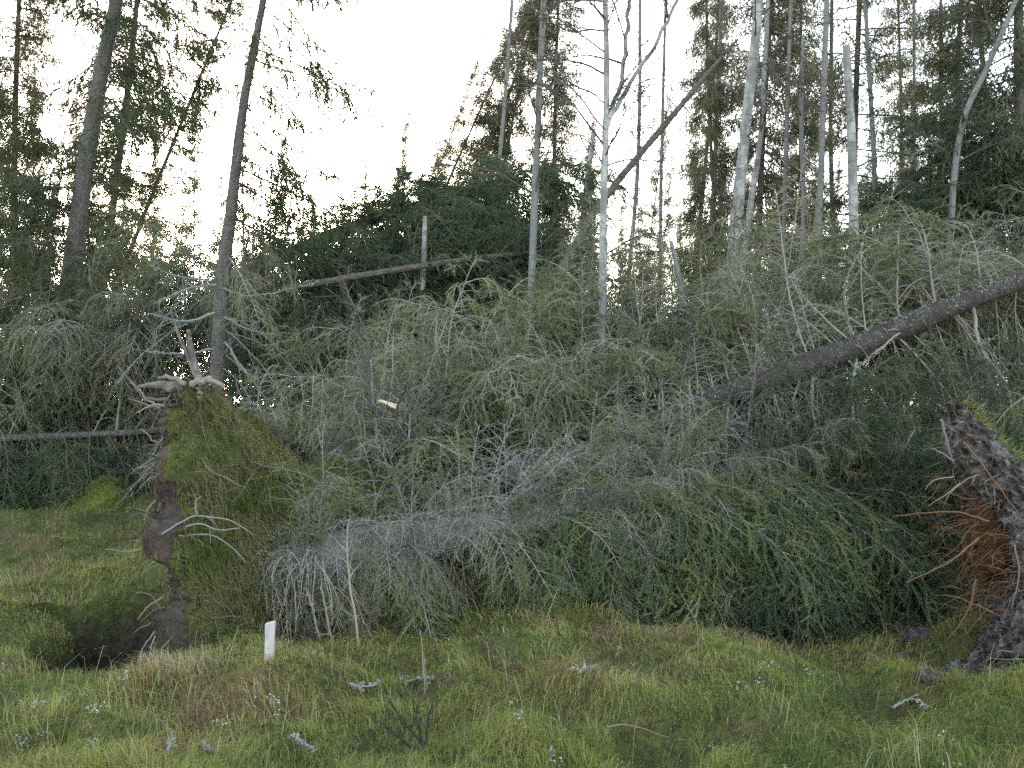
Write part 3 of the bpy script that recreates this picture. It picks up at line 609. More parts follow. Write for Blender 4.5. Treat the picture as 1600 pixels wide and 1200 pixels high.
# G: bare pole, H dark leaner, I brown leaner
G_, _ = fallen('long bare brown pole lying almost level under the green hanging boughs', [P(440, 452, 13.1), P(600, 425, 13.3), P(760, 402, 13.8), P(935, 386, 14.3)], [.045, .042, .038, .022], 'bark_warm', [(.1, .9, 10, .5, .9, 'dead', 0, 360)], seed=19)
H_, _ = fallen('thin blackish spruce leaning far to the right across the right-hand birches', [P(1150, 545, 12.6), P(1250, 440, 13), P(1340, 352, 13.5), P(1450, 262, 14), P(1640, 110, 15)], [.07, .065, .06, .05, .03], 'bark_dark',
    [(.2, .98, 22, .8, 1.5, 'dead', 0, 360), (.4, .98, 14, 1.0, 1.6, 'stand', 0, 360)], seed=20, name='leaning_spruce', cat='leaning tree')
I_, _ = fallen('long smooth brown stem slanting up right from the forked birch', [P(850, 470, 12.5), P(905, 372, 12.8), P(952, 300, 13), P(1058, 172, 14), P(1110, 110, 14.5), P(1152, 62, 15)], [.05, .05, .047, .04, .03, .016], 'bark_warm',
    [(.2, .6, 7, .7, 1.1, 'stand', -120, 20), (.5, 1, 14, .6, 1.3, 'bare', 0, 360), (.2, 1, 12, .4, .8, 'dead', 0, 360)], seed=21, name='leaning_spruce', cat='leaning tree')
J_, _ = fallen('dark bushy spruce thrown down behind the leaning pale birch', [P(1300, 440, 14), P(1450, 380, 14.2), P(1620, 300, 14.6), P(1760, 250, 15)], [.13, .12, .1, .06], 'bark_dark',
    [(.05, 1, 60, 1.3, 2.0, 'hang', -70, 200), (.3, 1, 20, 1.2, 1.8, 'hang', -60, 60)], seed=22)
K_, _ = fallen('low fallen spruce deep in the dark hollow by the right root plate', [P(1010, 825, 8.5), P(1250, 790, 8.9), P(1500, 750, 9.4), P(1750, 700, 10.2)], [.11, .10, .08, .05], 'bark_dark',
    [(.0, .3, 20, 1.0, 1.5, 'green', 70, 150), (.2, 1, 22, .8, 1.3, 'hang', 50, 180), (.0, .35, 9, 1.3, 1.9, 'hang', 85, 125), (.3, 1, 16, .8, 1.4, 'bare', 60, 190), (.1, 1, 34, 1.1, 1.7, 'hang', -90, 60), (.0, 1, 16, .8, 1.2, 'bare', 60, 150)], seed=23)  # dark 'hang' needles put the hollow's shade into the bough colour

# ------------------------------------------------------------------ left root plate (part of spruce A)
def outline_at(th, poly, cu, cv):
    poly = np.asarray(poly, float); q = np.concatenate([poly, poly[:1]]); q = smooth_path(q, 400) - (cu, cv)
    ang = np.arctan2(q[:, 1], q[:, 0]); r = np.hypot(q[:, 0], q[:, 1]); o = np.argsort(ang); ang, r = ang[o], r[o]
    return np.interp(th, np.r_[ang-2*math.pi, ang, ang+2*math.pi], np.r_[r, r, r])
OC = np.array((-2.05, 7.4, 0.)); EU = nrm(np.array((.265, .964, 0))); EN = np.array((EU[1], -EU[0], 0.)); EV = np.array((0, 0, 1.))
poly = [(-.68, 1.78), (-.45, 1.77), (0, 1.62), (.45, 1.36), (.85, 1.08), (.98, .6), (.9, .05), (.4, -.2), (-.3, -.25), (-.72, -.2), (-.84, .3), (-.90, .75), (-.84, 1.0), (-.90, 1.25), (-.82, 1.6)]
NT, NR = 420, 60
th = np.linspace(-math.pi, math.pi, NT+1)[:-1]; ro = outline_at(th, poly, 0, .75)
def plate_side(sgn, T):
    r = np.linspace(0, 1, NR)**.8
    u = np.cos(th)[None]*ro[None]*r[:, None]; v = .75 + np.sin(th)[None]*ro[None]*r[:, None]
    nn = sgn*T*(1 - r[:, None]**5)**.6 * np.ones((1, NT))
    if sgn > 0: nn = nn + .22*np.clip(1.0-v/1.7, 0, 1) + .20*np.exp(-((u-.25)/.45)**2 - ((v-.55)/.4)**2)
    n1 = noise3(u*2.3, v*2.3, sgn*5.0, 41)*(.10 if sgn > 0 else .05) + noise3(u*6, v*6, sgn*5.0, 42)*.055 + noise3(u*15, v*15, sgn*3.0, 43)*.03
    nn = nn + n1*(1 if sgn > 0 else 1.5)
    u = u + noise3(u*5, v*5, 3., 44)*.05 + noise3(u*14, v*14, 3., 48)*.03; v = v + noise3(u*5, v*5, 8., 45)*.05 + noise3(u*17, v*17, 5., 49)*.03
    nn = nn + noise3(u*34, v*34, sgn*3.0, 50)*.022
    return OC + u[..., None]*EU + v[..., None]*EV + nn[..., None]*EN, u, v
def disc_faces(base=0):
    i = np.arange(NR-1)[:, None]*NT; j = np.arange(NT)[None]; j2 = (j+1) % NT
    q = np.stack(np.broadcast_arrays(i+j, i+NT+j, i+NT+j2, i+j2), -1).reshape(-1, 4)
    return np.concatenate([q[:, [0, 1, 2]], q[:, [0, 2, 3]]])
mb = MB(); Ff, uf, vf = plate_side(1, .17); Fb, ub, vb = plate_side(-1, .09)
ringi = np.repeat(np.arange(NR-1), NT); ff = disc_faces()
mat_f = np.where(np.r_[ringi, ringi] > NR-2, 0, 1)
mb.add(Ff.reshape(-1, 3), ff, mat_f); mb.add(Fb.reshape(-1, 3), ff[:, ::-1], 0)
e = (NR-1)*NT + np.arange(NT); e2 = (NR-1)*NT + (np.arange(NT)+1) % NT; nF = NR*NT
mb.f.append(np.concatenate([np.stack([e, e+nF, e2+nF], 1), np.stack([e, e2+nF, e2], 1)])); mb.m.append(np.zeros(NT*2, int))
plate = mb.build('root_plate', [M['soil'], M['moss']], A)
WLOC[plate.name] = parent_loc(A).copy()
def root(parent, pts, r0, r1, mat='root_grey', n=12):
    return branch(parent, pts, r0, r1, M[mat], 'root', n, 6)
# hanging turf on the mossy face
mb = MB(); N = 14000
rr_ = np.sqrt(rng.random(N)); tt = rng.uniform(-math.pi, math.pi, N); ii = np.clip((rr_**1.25*(NR-1)).astype(int), 0, NR-2); jj = ((tt+math.pi)/(2*math.pi)*NT).astype(int) % NT
p = Ff[ii, jj] + rng.normal(size=(N, 3))*.012; zz = p[:, 2]
cl = noise3(p[:, 0]*3, p[:, 1]*3, p[:, 2]*3, 51)
tv = np.clip(np.where(cl + rng.normal(size=N)*.35 > -.05, .74, .24) + rng.normal(size=N)*.12, 0, 1)
d0 = EN*.8 + np.array((0, 0, -.25)) + rng.normal(size=(N, 3))*.5; Lb = rng.uniform(.03, .13, N)*np.where(rng.random(N) < .12, 1.7, 1)
s_ = nrm(np.cross(d0, rng.normal(size=(N, 3))))*.0022; d0 = nrm(d0); mid = p + d0*(Lb*.5)[:, None]; tip = mid + nrm(d0*.35+np.array((0, 0, -1.)))*(Lb*.75)[:, None]
V = np.stack([p-s_, p+s_, mid-s_*.8, mid+s_*.8, tip], 1).reshape(-1, 3); q = np.arange(N)*5
mb.add(V, np.concatenate([np.stack([q, q+1, q+3], 1), np.stack([q, q+3, q+2], 1), np.stack([q+2, q+3, q+4], 1)]), 0, np.repeat(tv, 5))
sub(mb, 'turf', [M['turf']], plate, 'stuff')
mb = MB(); N = 3500                      # clods and torn fibres on the soil side and rim
ii = NR-1-(rng.random(N)**1.3*30).astype(int); jj = rng.integers(0, NT, N); p = np.where(rng.random((N, 1)) < .6, Fb[ii, jj], Ff[np.full(N, NR-1)-rng.integers(0, 5, N), jj])
mb.slivers(p, rng.normal(size=(N, 3)), rng.uniform(.015, .06, N), rng.uniform(.008, .03, N), 0, rng.random(N))
sub(mb, 'clods', [M['soil']], plate, 'stuff')
mb = MB()
for _ in range(420):
    j = rng.integers(0, NT)
    if math.cos(th[j]) > .3: continue
    p = Fb[NR-1-rng.integers(0, 25), j]; mb.tube(sim(p, -EN*.6 - EU*.4 + rng.normal(size=3)*.6, rng.uniform(.06, .26), 4, 3, .3), np.linspace(.0026, .001, 5), 3, int(rng.random() < .5), rng.random())
sub(mb, 'fine_root', [M['root_grey'], M['root_orange']], plate, 'stuff')
for _ in range(4):      # grey dead twigs clinging to the turf
    for k_ in range(9):
        i_, j_ = rng.integers(4, NR-6), rng.integers(0, NT); p = Ff[i_, j_] + EN*.02
        if p[2] < .1: continue
        d = EU*rng.normal() + EV*rng.normal()*.7 + EN*.35; root(plate, sim(p, d, rng.uniform(.15, .45), 6, 1.2, .25), rng.uniform(.002, .0045), .001, 'root_grey', 8)
# bright cushion of moss along the far upper slope
mb = MB(); N = 7000
k_ = rng.uniform(0, 1, N); uu = .05 + .8*k_ + rng.normal(size=N)*.10; vv = 1.50 - .62*k_ - rng.random(N)**1.5*.45
jj = np.argmin(np.abs(np.arctan2(vv-.75, uu)[:, None] - th[None]), 1); rr_ = np.clip(np.hypot(uu, vv-.75)/ro[jj], 0, .97)
ii = (rr_**1.25*(NR-1)).astype(int); p = Ff[ii, jj]
mb.slivers(p, EN*.7 + np.array((0, 0, .7)) + rng.normal(size=(N, 3))*.4, rng.uniform(.02, .055, N), .010, 0, np.clip(.46+rng.normal(size=N)*.1, 0, .62))
sub(mb, 'moss', [M['grass']], plate, 'stuff')
# stump-like root at the top with snapped roots
Q = lambda x, y, Y=6.75: P(x, y, Y)
mb = MB(); pp, rr = trunk_mesh(mb, [Q(215, 604, 6.7), Q(250, 602), Q(280, 610), Q(305, 625, 6.85), Q(330, 640, 7.0)], [.008, .028, .05, .07, .05], 30, 12, 0, .25, 61)
sub(mb, 'root', [M['dead_wood']], plate)
mb = MB(); pp, rr = trunk_mesh(mb, [Q(318, 610), Q(306, 575), Q(297, 540), Q(294, 515)], [.03, .024, .02, .014], 20, 8, 0, .15, 62); sub(mb, 'root', [M['dead_wood']], plate)
mb = MB(); pp, rr = trunk_mesh(mb, [Q(312, 600), Q(295, 560), Q(278, 520), Q(266, 484)], [.022, .015, .011, .005], 20, 7, 0, .15, 63); sub(mb, 'root', [M['dead_wood']], plate)
for pts, r in (([(268, 625), (225, 618), (182, 572)], .014), ([(270, 640), (235, 628), (205, 598)], .012), ([(275, 640), (240, 635), (200, 622)], .007), ([(275, 645), (245, 632), (212, 645)], .008), ([(260, 700), (242, 690), (222, 672)], .012),
               ([(255, 705), (235, 720), (215, 730)], .008), ([(262, 735), (240, 742), (228, 752)], .008), ([(290, 600), (262, 588), (248, 590)], .022), ([(312, 625), (311, 605), (310, 600)], .02),
               ([(250, 775), (235, 790), (225, 812)], .007), ([(245, 985), (225, 1010), (212, 1040)], .008), ([(262, 965), (240, 1000), (232, 1035)], .008), ([(255, 955), (235, 930), (212, 925)], .008),
               ([(258, 930), (235, 945), (214, 968)], .007), ([(300, 600), (330, 596), (350, 605)], .03)):
    root(plate, [Q(x, y, 6.7-.04*k) for k, (x, y) in enumerate(pts)], r, r*.4)
for _ in range(46):     # thin torn roots along the soil edge
    j = rng.integers(0, NT); v_ = .75 + math.sin(th[j])*ro[j]
    if math.cos(th[j]) > .1: continue
    p = Fb[NR-1-rng.integers(0, 12), j]; d = -EN*.6 - EU*.5 + rng.normal(size=3)*.5
    root(plate, sim(p, d, rng.uniform(.12, .38), 5, 2.5, .2), rng.uniform(.002, .006), .001, rng.choice(['root_grey', 'root_orange']), 7)
# grey bare branch lying over the plate's foot
tb = thing('dead_branch', 'forked grey bare branch lying across the foot of the left root plate', 'branch', P(330, 830, 6.45))
for pts in ([(252, 835), (285, 815), (307, 806), (345, 810), (370, 818), (395, 836)], [(275, 830), (310, 818), (340, 828), (375, 825)], [(307, 806), (305, 785), (315, 775)], [(290, 838), (330, 836), (365, 858), (385, 880)]):
    branch(tb, [P(x, y, 6.45+.0012*(x-250)) for x, y in pts], .0065, .003, M['twig_grey'], twigs=2)

# ------------------------------------------------------------------ right root plate
def on_ground(px, py):
    """the ground point seen at a photo pixel"""
    lo = 3.0
    for Y in np.arange(3.4, 30, .02):
        q = P(px, py, Y)
        if q[2] <= gz(q[0], Y): return np.array((q[0], Y, gz(q[0], Y)))
    return P(px, py, 8)
RP = thing('uprooted_tree', 'upturned root plate at the right edge with grey soil rim and rusty hanging roots', 'fallen tree', P(1600, 1040, 6.6))
path = smooth_path([P(1478, 632, 6.95), P(1512, 690, 6.9), P(1570, 760, 6.8), P(1612, 850, 6.7), P(1618, 930, 6.6), P(1592, 1000, 6.5), P(1548, 1048, 6.4), P(1485, 1080, 6.25)], 140)
half = np.interp(np.linspace(0, 1, 140), [0, .15, .4, .7, .88, 1], [.06, .13, .18, .16, .13, .08]); depth = np.interp(np.linspace(0, 1, 140), [0, .2, .5, .8, 1], [.15, .5, .8, .6, .22])
T = nrm(np.gradient(path, axis=0)); Yv = nrm(np.array((.56, 1., 0))); Nn = nrm(np.cross(T, Yv)); K = 110; a = np.arange(K)*2*math.pi/K
V = path[:, None] + Nn[:, None]*(np.cos(a)[None]*half[:, None])[..., None] + Yv*((np.sin(a)[None]+.55)*depth[:, None])[..., None]
dsp = .10*noise3(V[..., 0]*4, V[..., 1]*4, V[..., 2]*4, 71) + .09*np.abs(noise3(V[..., 0]*9, V[..., 1]*9, V[..., 2]*9, 72)) + .06*noise3(V[..., 0]*22, V[..., 1]*22, V[..., 2]*22, 73) + .03*noise3(V[..., 0]*45, V[..., 1]*45, V[..., 2]*45, 77)
rad_dir = nrm(V - path[:, None] - Yv*(.55*depth[:, None])[..., None]); V = V + rad_dir*dsp[..., None]
mb = MB(); i = np.arange(139)[:, None]*K; j = np.arange(K)[None]; j2 = (j+1) % K
q = np.stack(np.broadcast_arrays(i+j, i+j2, i+K+j2, i+K+j), -1).reshape(-1, 4)
outer = (rad_dir[:-1, :, 0].ravel() > .45) & (np.repeat(np.arange(139), K) < 92)
mb.add(V.reshape(-1, 3), np.concatenate([q[:, [0, 1, 2]], q[:, [0, 2, 3]]]), np.r_[outer, outer].astype(int))
rplate = mb.build('root_plate', [M['soil_grey'], M['moss']], RP); WLOC[rplate.name] = parent_loc(RP).copy()
mb = MB(); trunk_mesh(mb, [P(1630, 850, 7.1), P(1760, 800, 7.4), P(2050, 700, 8.2)], [.2, .17, .15], 24, 14, 0, .06, 74); mb.build('trunk', [M['bark_brown']], RP)
for _ in range(70):     # rusty roots fanning to the left
    s = rng.beta(2.2, 2.2); i0 = int((.22+.5*s)*139); p = V[i0, rng.integers(0, K)] if rng.random() < .3 else path[i0] + np.array((-.06, rng.uniform(-.1, .6), 0)) + rng.normal(size=3)*.05
    d = np.array((-1., rng.normal()*.35-.15, rng.normal()*.55+.05)); L = rng.uniform(.12, .46)
    root(rplate, sim(p, d, L, 6, 1.4, .16), rng.uniform(.002, .007), .0012, 'root_orange' if rng.random() < .75 else 'root_grey', 9)
mb = MB()
for _ in range(480):
    s = rng.beta(2.5, 3); i0 = int((.22+.5*s)*139); p = path[i0] + np.array((rng.uniform(-.32, -.05), rng.uniform(-.25, .5), 0)) + rng.normal(size=3)*.06
    mb.tube(sim(p, np.array((-.8, rng.normal()*.5, rng.normal()*.6-.2)), rng.uniform(.08, .3), 4, 3, .25), np.linspace(.0022, .0009, 5), 3, 0, rng.random())
for _ in range(420):     # grey and rusty threads hanging over the soil rim
    i0 = rng.integers(8, 132); p = V[i0, rng.integers(0, K)]; mb.tube(sim(p, np.array((-.5, -.4, -.3)) + rng.normal(size=3)*.7, rng.uniform(.06, .28), 5, 3, .3), np.linspace(.003, .001, 6), 3, int(rng.random() < .7), rng.random())
sub(mb, 'fine_root', [M['root_orange'], M['root_grey']], rplate, 'stuff')
mb = MB(); c0 = P(1545, 835, 6.85); nu, nv = 40, 24; uu = np.arange(nu)*2*math.pi/nu; ve = np.linspace(-math.pi/2, math.pi/2, nv)[:, None]     # rusty earth held by the roots
X = .13*np.cos(uu)[None]*np.cos(ve); Y = .22*np.sin(uu)[None]*np.cos(ve); Z = .30*np.sin(ve)*np.ones((1, nu)); k_ = 1 + .35*noise3(X*7+2, Y*7, Z*7, 78) + .25*noise3(X*20, Y*20, Z*20, 79)
ii_ = np.arange(nv-1)[:, None]*nu; jj_ = np.arange(nu)[None]; jn = (jj_+1) % nu; q = np.stack(np.broadcast_arrays(ii_+jj_, ii_+jn, ii_+nu+jn, ii_+nu+jj_), -1).reshape(-1, 4)
mb.add(np.stack([X*k_, Y*k_, Z*k_], -1).reshape(-1, 3) + c0, np.concatenate([q[:, [0, 1, 2]], q[:, [0, 2, 3]]])); sub(mb, 'earth', [M['earth']], rplate)
for pts, r, mt in (([(1545, 815), (1490, 800), (1395, 806)], .008, 'root_orange'), ([(1530, 840), (1480, 880), (1415, 910)], .006, 'root_orange'), ([(1525, 905), (1510, 960), (1480, 1000)], .007, 'root_orange'), ([(1500, 755), (1475, 775), (1450, 790)], .004, 'root_grey'),
                   ([(1490, 745), (1460, 750), (1445, 765)], .004, 'root_grey'), ([(1490, 720), (1465, 705), (1455, 700)], .006, 'root_grey'), ([(1600, 960), (1580, 1000), (1560, 1025), (1530, 1055)], .008, 'root_orange'), ([(1585, 850), (1592, 900), (1580, 950)], .006, 'root_grey'),
                   ([(1505, 690), (1530, 720), (1560, 760), (1590, 800)], .007, 'root_orange'), ([(1470, 655), (1480, 690), (1490, 725)], .009, 'root_grey')):
    root(rplate, [P(x, y, 6.35-.04*k) for k, (x, y) in enumerate(pts)], r, r*.4, mt)
mb = MB(); N = 6000                      # clods and stones stuck to the rim
sel = rng.integers(0, 140*K, N); p = V.reshape(-1, 3)[sel]; mb.slivers(p, rng.normal(size=(N, 3)), rng.uniform(.015, .05, N), rng.uniform(.012, .035, N), 0, rng.random(N))
sub(mb, 'clods', [M['soil_grey']], rplate, 'stuff')
mb = MB(); N = 2500
ok = np.argwhere(rad_dir[:92, :, 0] > .1); sel = ok[rng.integers(0, len(ok), N)]; p = V[sel[:, 0], sel[:, 1]]
mb.slivers(p, rad_dir[sel[:, 0], sel[:, 1]] + rng.normal(size=(N, 3))*.5, rng.uniform(.04, .13, N), .006, 0, np.clip(.4+rng.normal(size=N)*.2, 0, 1))
sub(mb, 'turf', [M['grass']], rplate, 'stuff')
for x, y, Y, r, lab in ((1392, 985, 7.0, .07, 'dark grey stone farthest left in the shaded hollow by the right root plate'), (1432, 1000, 6.85, .09, 'largest grey stone in the shaded hollow, before the rusty roots'), (1455, 968, 7.1, .06, 'small grey stone at the back of the hollow under the rusty roots'),
                        (1448, 1062, 6.2, .06, 'pale rounded stone at the lip of the hollow beside the grey soil'), (1410, 1030, 6.6, .05, 'small bluish stone low in the hollow before the largest stone')):
    c0 = on_ground(x, y); c0[2] += r*.3; t = thing('stone', lab, 'stone', c0, 'stones in the hollow'); mb = MB(); nu, nv = 16, 9; uu = np.arange(nu)*2*math.pi/nu; ve = np.linspace(-1.5, 1.5, nv)[:, None]
    X = np.cos(uu)[None]*np.cos(ve); Y_ = np.sin(uu)[None]*np.cos(ve); Z = np.sin(ve)*np.ones((1, nu)); k_ = 1 + .3*noise3(X*1.6+x, Y_*1.6, Z*1.6, 5)
    Vs = np.stack([X*k_*1.3, Y_*k_, Z*k_*.75], -1).reshape(-1, 3)*r + c0; i = np.arange(nv-1)[:, None]*nu; j = np.arange(nu)[None]; j2 = (j+1) % nu
    q = np.stack(np.broadcast_arrays(i+j, i+j2, i+nu+j2, i+nu+j), -1).reshape(-1, 4); mb.add(Vs, np.concatenate([q[:, [0, 1, 2]], q[:, [0, 2, 3]]])); mb.build('body', [M['soil_grey']], t)
# boughs of a neighbour hanging over its top
for x, y, Y, el, L in ((1640, 520, 8.4, -20, 1.5), (1650, 600, 8.2, 0, 1.3), (1500, 560, 8.8, -40, 1.3), (1660, 680, 7.9, -10, 1.0), (1440, 590, 9, -60, 1.4), (1390, 600, 9, -60, 1.4)):
    for _ in range(2):
        a_ = math.pi + rng.normal()*.7; bough(B, P(x+40, y+70, Y), (math.cos(a_)*math.cos(R(el)), math.sin(a_)*math.cos(R(el)), math.sin(R(el))), L*rng.uniform(.45, .8), 'mix')

# ------------------------------------------------------------------ grass, moss, lichen
def scatter(N, y0, y1, pw=2.0):
    u = rng.random(N); y = 1/((1/y0) + u*((1/y1)-(1/y0))) if pw == 2 else y0 + u*(y1-y0)
    x = rng.uniform(-.62, .60, N)*y + rng.uniform(-.4, .4, N)
    return x, y
def blades(x, y, hmin, hmax, wid, tsh, seed):
    N = len(x); z = terrain(x, y); c = noise2(x*1.6, y*1.6, seed); c2 = noise2(x*4.5, y*4.5, seed+1); c3 = noise2(x*.7, y*.7, seed+2)
    keep = (pit(x, y) < np.where(y < 7.2, .06, .35)) & (c2 + rng.normal(size=N)*.35 > -.75)
    x, y, z, c, c2, c3 = [q[keep] for q in (x, y, z, c, c2, c3)]; N = len(x)
    h = (hmin + (hmax-hmin)*rng.random(N)**1.6)*(1 + .55*c2)*(1 + .35*c)
    t = np.clip(tsh - .05 + .36*c + .26*c2 + .32*c3 + rng.normal(size=N)*.12, 0, 1)
    dead = rng.random(N) < .12; t[dead] = rng.uniform(.66, 1, dead.sum())
    ang = rng.uniform(0, 6.28, N)*.45 + 6.28*noise2(x*1.1, y*1.1, seed+5)
    lean = np.stack([np.cos(ang), np.sin(ang), np.zeros(N)], 1)*rng.uniform(.2, 1.0, N)[:, None] + rng.normal(size=(N, 3))*.12
    p = np.stack([x, y, z-.01], 1); up = np.array((0, 0, 1.))
    d1 = nrm(up + lean*.55); d2 = nrm(up*.25 + lean*1.1 - np.array((0, 0, .25))*rng.random((N, 1)))
    s_ = nrm(np.cross(d1, rng.normal(size=(N, 3))))*(wid*rng.uniform(.6, 1.3, N)*np.clip(y/6, .8, 2.5))[:, None]
    mid = p + d1*(h*.6)[:, None]; tip = mid + d2*(h*.55)[:, None]
    V = np.stack([p-s_, p+s_, mid-s_*.75, mid+s_*.75, tip], 1).reshape(-1, 3); q = np.arange(N)*5
    return V, np.concatenate([np.stack([q, q+1, q+3], 1), np.stack([q, q+3, q+2], 1), np.stack([q+2, q+3, q+4], 1)]), np.repeat(t, 5)
mb = MB()
x, y = scatter(120000, 3.7, 9.5); v_, f_, t_ = blades(x, y, .03, .12, .0024, .42, 81); mb.add(v_, f_, 0, t_)
x, y = scatter(40000, 8, 24); v_, f_, t_ = blades(x, y, .04, .13, .0022, .36, 84); mb.add(v_, f_, 0, t_)
x, y = scatter(900, 3.9, 9); v_, f_, t_ = blades(x, y, .16, .32, .0013, 1.25, 87); mb.add(v_, f_, 0, np.clip(t_, .6, 1))   # straw stalks
# taller tussocks
tx, ty = scatter(130, 3.9, 8.5); tx = np.repeat(tx, 70) + rng.normal(size=130*70)*.055; ty = np.repeat(ty, 70) + rng.normal(size=130*70)*.055
v_, f_, t_ = blades(tx, ty, .08, .20, .0016, .38, 88); mb.add(v_, f_, 0, t_)
grass = tag(mb.build('grass', [M['grass']]), 'mossy yellow-green grass with straw-coloured blades over the hummocks', 'grass', kind='stuff')
mb = MB(); x, y = scatter(125000, 3.7, 12); k_ = (pit(x, y) < .4) & (noise2(x*2.2, y*2.2, 91)+rng.normal(size=len(x))*.3 > -.75); x, y = x[k_], y[k_]; N = len(x)
c = noise2(x*1.2+5, y*1.2, 92); c2 = noise2(x*5, y*5, 93)
mb.slivers(np.stack([x, y, terrain(x, y)-.006], 1), np.array((0, 0, 1.)) + rng.normal(size=(N, 3))*.55, rng.uniform(.015, .042, N)*np.clip(y/6, .9, 2), .008*np.clip(y/6, .8, 2), 0, np.clip(.52+.40*c+.24*c2+rng.normal(size=N)*.09, .05, .85))
tag(mb.build('moss', [M['grass']]), 'spongy yellow-green moss cushions between the grass blades', 'moss', kind='stuff')
mb = MB()
cx, cy = scatter(75, 3.9, 8.5)
for X, Y in zip(cx, cy):
    if pit(np.array([X]), np.array([Y]))[0] > .2: continue
    n_ = rng.integers(8, 50); sp = rng.uniform(.012, .05); ax_, ay_ = rng.normal(size=2)*sp*1.2
    k_ = rng.normal(size=n_); px_ = X + rng.normal(size=n_)*sp*.6 + k_*ax_; py_ = Y + rng.normal(size=n_)*sp*.6 + k_*ay_
    mb.slivers(np.stack([px_, py_, terrain(px_, py_)+rng.uniform(.02, .065, n_)], 1), rng.normal(size=(n_, 3)), rng.uniform(.007, .018, n_), rng.uniform(.005, .011, n_), 0, rng.uniform(.4, 1, n_))
tag(mb.build('lichen', [M['lichen']]), 'pale reindeer lichen scraps scattered over the moss', 'lichen', kind='stuff')

# ------------------------------------------------------------------ small things in the foreground
# white stake
b0 = on_ground(421, 1032); st = thing('wooden_stake', 'short white wooden survey stake standing in the grass', 'stake', b0)
mb = MB(); h_, w_, d_ = .205, .026, .016
lev = [(-.1, 1), (h_*.5, 1), (h_-.006, 1), (h_, .86)]; V_ = []
for z_, s in lev:
    for sx, sy in ((-1, -1), (1, -1), (1, 1), (-1, 1)): V_.append(b0 + np.array((sx*w_*s + z_*.03 + sx*.002*math.sin(z_*40), sy*d_*s, z_ + (.006*sx if z_ > .19 else 0))))
f_ = []
for l in range(3):
    for k in range(4): a_, b_ = l*4+k, l*4+(k+1) % 4; f_ += [(a_, b_, b_+4), (a_, b_+4, a_+4)]
f_ += [(12, 13, 14), (12, 14, 15)]; mb.add(V_, f_); mb.build('post', [M['stake']], st, smooth=False)
def stick(label, pts, r, mat='twig_grey', lich=0, twigs=0, dz=.03, Y=None, name='dead_stick', cat='stick'):
    if Y is None: pw = [on_ground(x, y) + (0, 0, dz) for x, y in pts]
    else: pw = [P(x, y, Y) for x, y in pts]
    t = thing(name, label, cat, pw[0]); branch(t, pw, r, r*.45, M[mat], 'stem', 14, 6, lich=lich, twigs=twigs); return t
g0 = on_ground(664, 1085)
stick('thin straight grass-brown stick standing upright before the foliage', [(664, 1092), (661, 1040), (657, 985)], .006, 'root_grey', Y=g0[1])
stick('leaning twin of the upright stick, shorter and paler', [(668, 1085), (665, 1050), (664, 1030)], .004, 'twig_grey', Y=g0[1]+.03)
hb = on_ground(660, 1165); ht = thing('dead_shrub', 'small blackish dead shrub with forked bare twigs in the near grass', 'shrub', hb)
for pts in ([(672, 1175), (640, 1140), (618, 1110), (600, 1080)], [(665, 1180), (655, 1140), (645, 1100)], [(660, 1180), (620, 1150), (590, 1125)], [(664, 1180), (668, 1130), (676, 1095)], [(655, 1190), (600, 1185), (545, 1165)], [(640, 1140), (650, 1120), (652, 1100)]):
    branch(ht, [P(x, y, hb[1]-.03*k) for k, (x, y) in enumerate(pts)], .008, .003, M['bark_dark'], 'twig', 12, 5, twigs=4)
stick('lichen-crusted white stick lying on the moss near the right root plate', [(1395, 1115), (1425, 1110), (1458, 1116)], .008, lich=130, twigs=3)
stick('lichened stick in the moss left of the white stake', [(325, 985), (345, 992), (370, 997)], .007, lich=120, twigs=4)
stick('stubby lichened twig end beside the dead twigs under the log', [(398, 965), (410, 962), (422, 950)], .014, lich=300, twigs=2, dz=.06)
stick('pale lichened stick lying in the trough before the foliage', [(885, 1055), (910, 1054), (935, 1050)], .005, lich=200, twigs=1)
stick('tangled lichened twig near the thin upright stick', [(545, 1078), (575, 1082), (598, 1070)], .007, lich=140, twigs=5)
stick('lichened twig just right of the thin upright stick', [(632, 1078), (650, 1072), (680, 1068)], .006, lich=130, twigs=3)
stick('grey stick slanting on brown moss below the peat hole', [(52, 1112), (85, 1106), (112, 1094)], .007, lich=120, twigs=2)
stick('short dark rotten branch end at the bottom of the view', [(318, 1180), (326, 1190), (334, 1200)], .013, 'bark_lichen', dz=.05)
stick('slim upright pale twig at the bottom of the view', [(262, 1195), (267, 1180), (268, 1165)], .006, 'twig_grey', lich=80, dz=.06)
stick('bleached straw-like stick lying at lower right centre of the grass', [(950, 1152), (985, 1156), (1045, 1170)], .0035, 'root_grey', dz=.05)
stick('lichened crust of bark scraps at the bottom centre', [(455, 1168), (470, 1180), (490, 1192)], .009, lich=150, twigs=4, dz=.05)
stick('thin dark twig slanting down the turf at the foot of the root plate', [(332, 925), (350, 950), (370, 980)], .006, 'twig_dark', dz=.06)
# reddish dead stems under the log
for lab, pts, Y in (('bent reddish dead sapling before the lichened log', [(565, 1060), (557, 980), (550, 930), (543, 870), (544, 810)], 6.75), ('frayed pale dead sapling leaning under the lichened log', [(520, 1030), (514, 980), (505, 935), (500, 915)], 6.8), ('thin brown dead sapling curving under the thick end of the log', [(500, 1000), (488, 950), (480, 925)], 6.9)):
    stick(lab, pts, .010, 'root_grey', Y=Y, twigs=7, name='dead_sapling', cat='sapling')
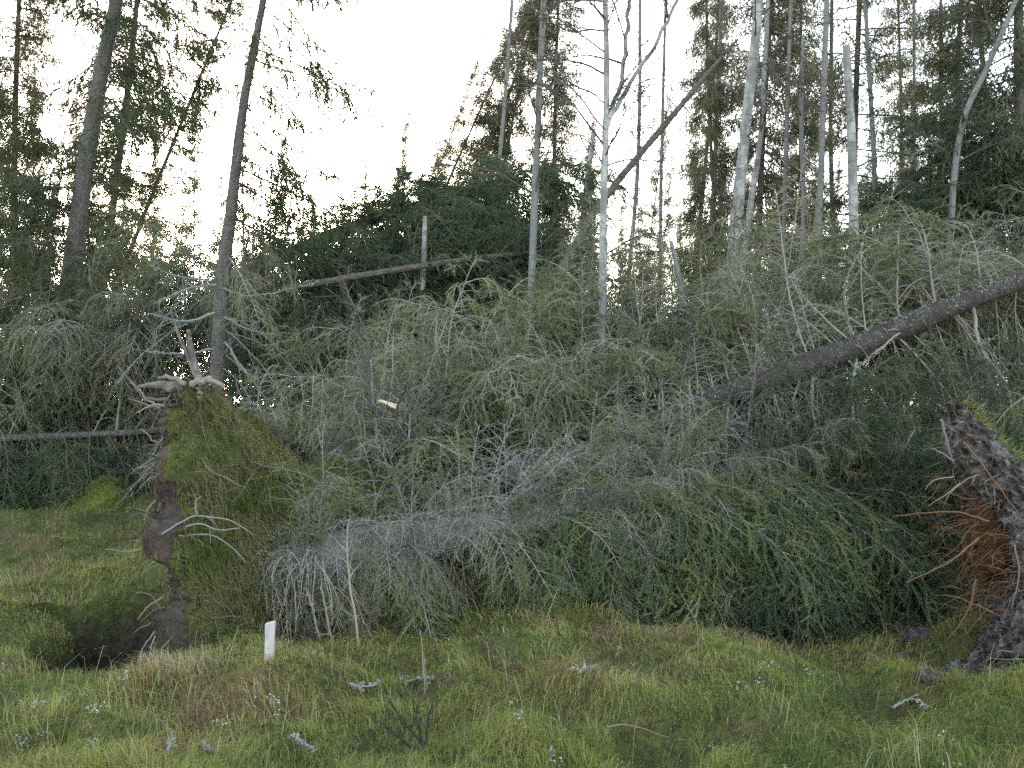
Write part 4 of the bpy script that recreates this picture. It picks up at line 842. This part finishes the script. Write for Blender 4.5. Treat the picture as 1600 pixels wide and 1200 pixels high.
# torn pale wood in the tangle
q = P(618, 636, 8.8); t = thing('broken_wood', 'freshly torn pale splinter of broken wood sticking out of the tangle', 'broken wood', q)
mb = MB()
for k in range(5): mb.tube([q+rng.normal(size=3)*.015, q+np.array((-.06-.02*k, 0, .02+.01*k)), q+np.array((-.12-.015*k, 0, .05+rng.normal()*.02))], [.016, .011, .002], 5, 0, .5, True)
mb.build('splinter', [M['fresh_wood']], t); branch(t, [q+(0, 0, 0), q+(.10, .05, -.06), q+(.18, .1, -.35), q+(.2, .1, -.75)], .03, .02, M['dead_wood'], 'stem')
# the small mossy mound beyond the meadow
def mound(label, c, rx, ry, h, mats, seed, N):
    mb = MB(); nu, nv = 40, 16; uu = np.arange(nu)*2*math.pi/nu; ve = np.linspace(0, math.pi/2, nv)
    X = c[0]+rx*np.cos(uu)[None]*np.cos(ve)[:, None]; Y = c[1]+ry*np.sin(uu)[None]*np.cos(ve)[:, None]; Z = h*np.sin(ve)[:, None]*np.ones((1, nu))
    k_ = 1+.22*noise3(X*4, Y*4, Z*4, seed); X = c[0]+(X-c[0])*k_; Y = c[1]+(Y-c[1])*k_; Z = c[2]-.08+Z*k_
    Vm = np.stack([X, Y, Z], -1); i = np.arange(nv-1)[:, None]*nu; j = np.arange(nu)[None]; j2 = (j+1) % nu
    q = np.stack(np.broadcast_arrays(i+j, i+j2, i+nu+j2, i+nu+j), -1).reshape(-1, 4); mb.add(Vm.reshape(-1, 3), np.concatenate([q[:, [0, 1, 2]], q[:, [0, 2, 3]]]))
    t = thing('moss_mound', label, 'mound', c); o = mb.build('mound', [mats], t)
    mb = MB(); s = rng.integers(0, nu*nv, N); mb.slivers(Vm.reshape(-1, 3)[s]+rng.normal(size=(N, 3))*.03, np.array((0, -.3, .8))+rng.normal(size=(N, 3))*.5, rng.uniform(.04, .10, N), .018, 0, np.clip(.38+rng.normal(size=N)*.12, 0, .7))
    mb.build('moss', [M['turf']], t)['kind'] = 'stuff'
mound('round yellow-green mossy mound beyond the left meadow', np.array((-6.4, 15.8, gz(-6.4, 15.8))), .45, .4, .42, M['moss_bright'], 95, 2500)
mound('dark mossy soil lump right beside the left root plate', np.array((-3.3, 9.6, gz(-3.3, 9.6))), .26, .3, .42, M['soil'], 96, 500)
print('boughs', NB[0], 'objects', len(sc.objects), 'tris', sum(len(me.polygons) for me in bpy.data.meshes))
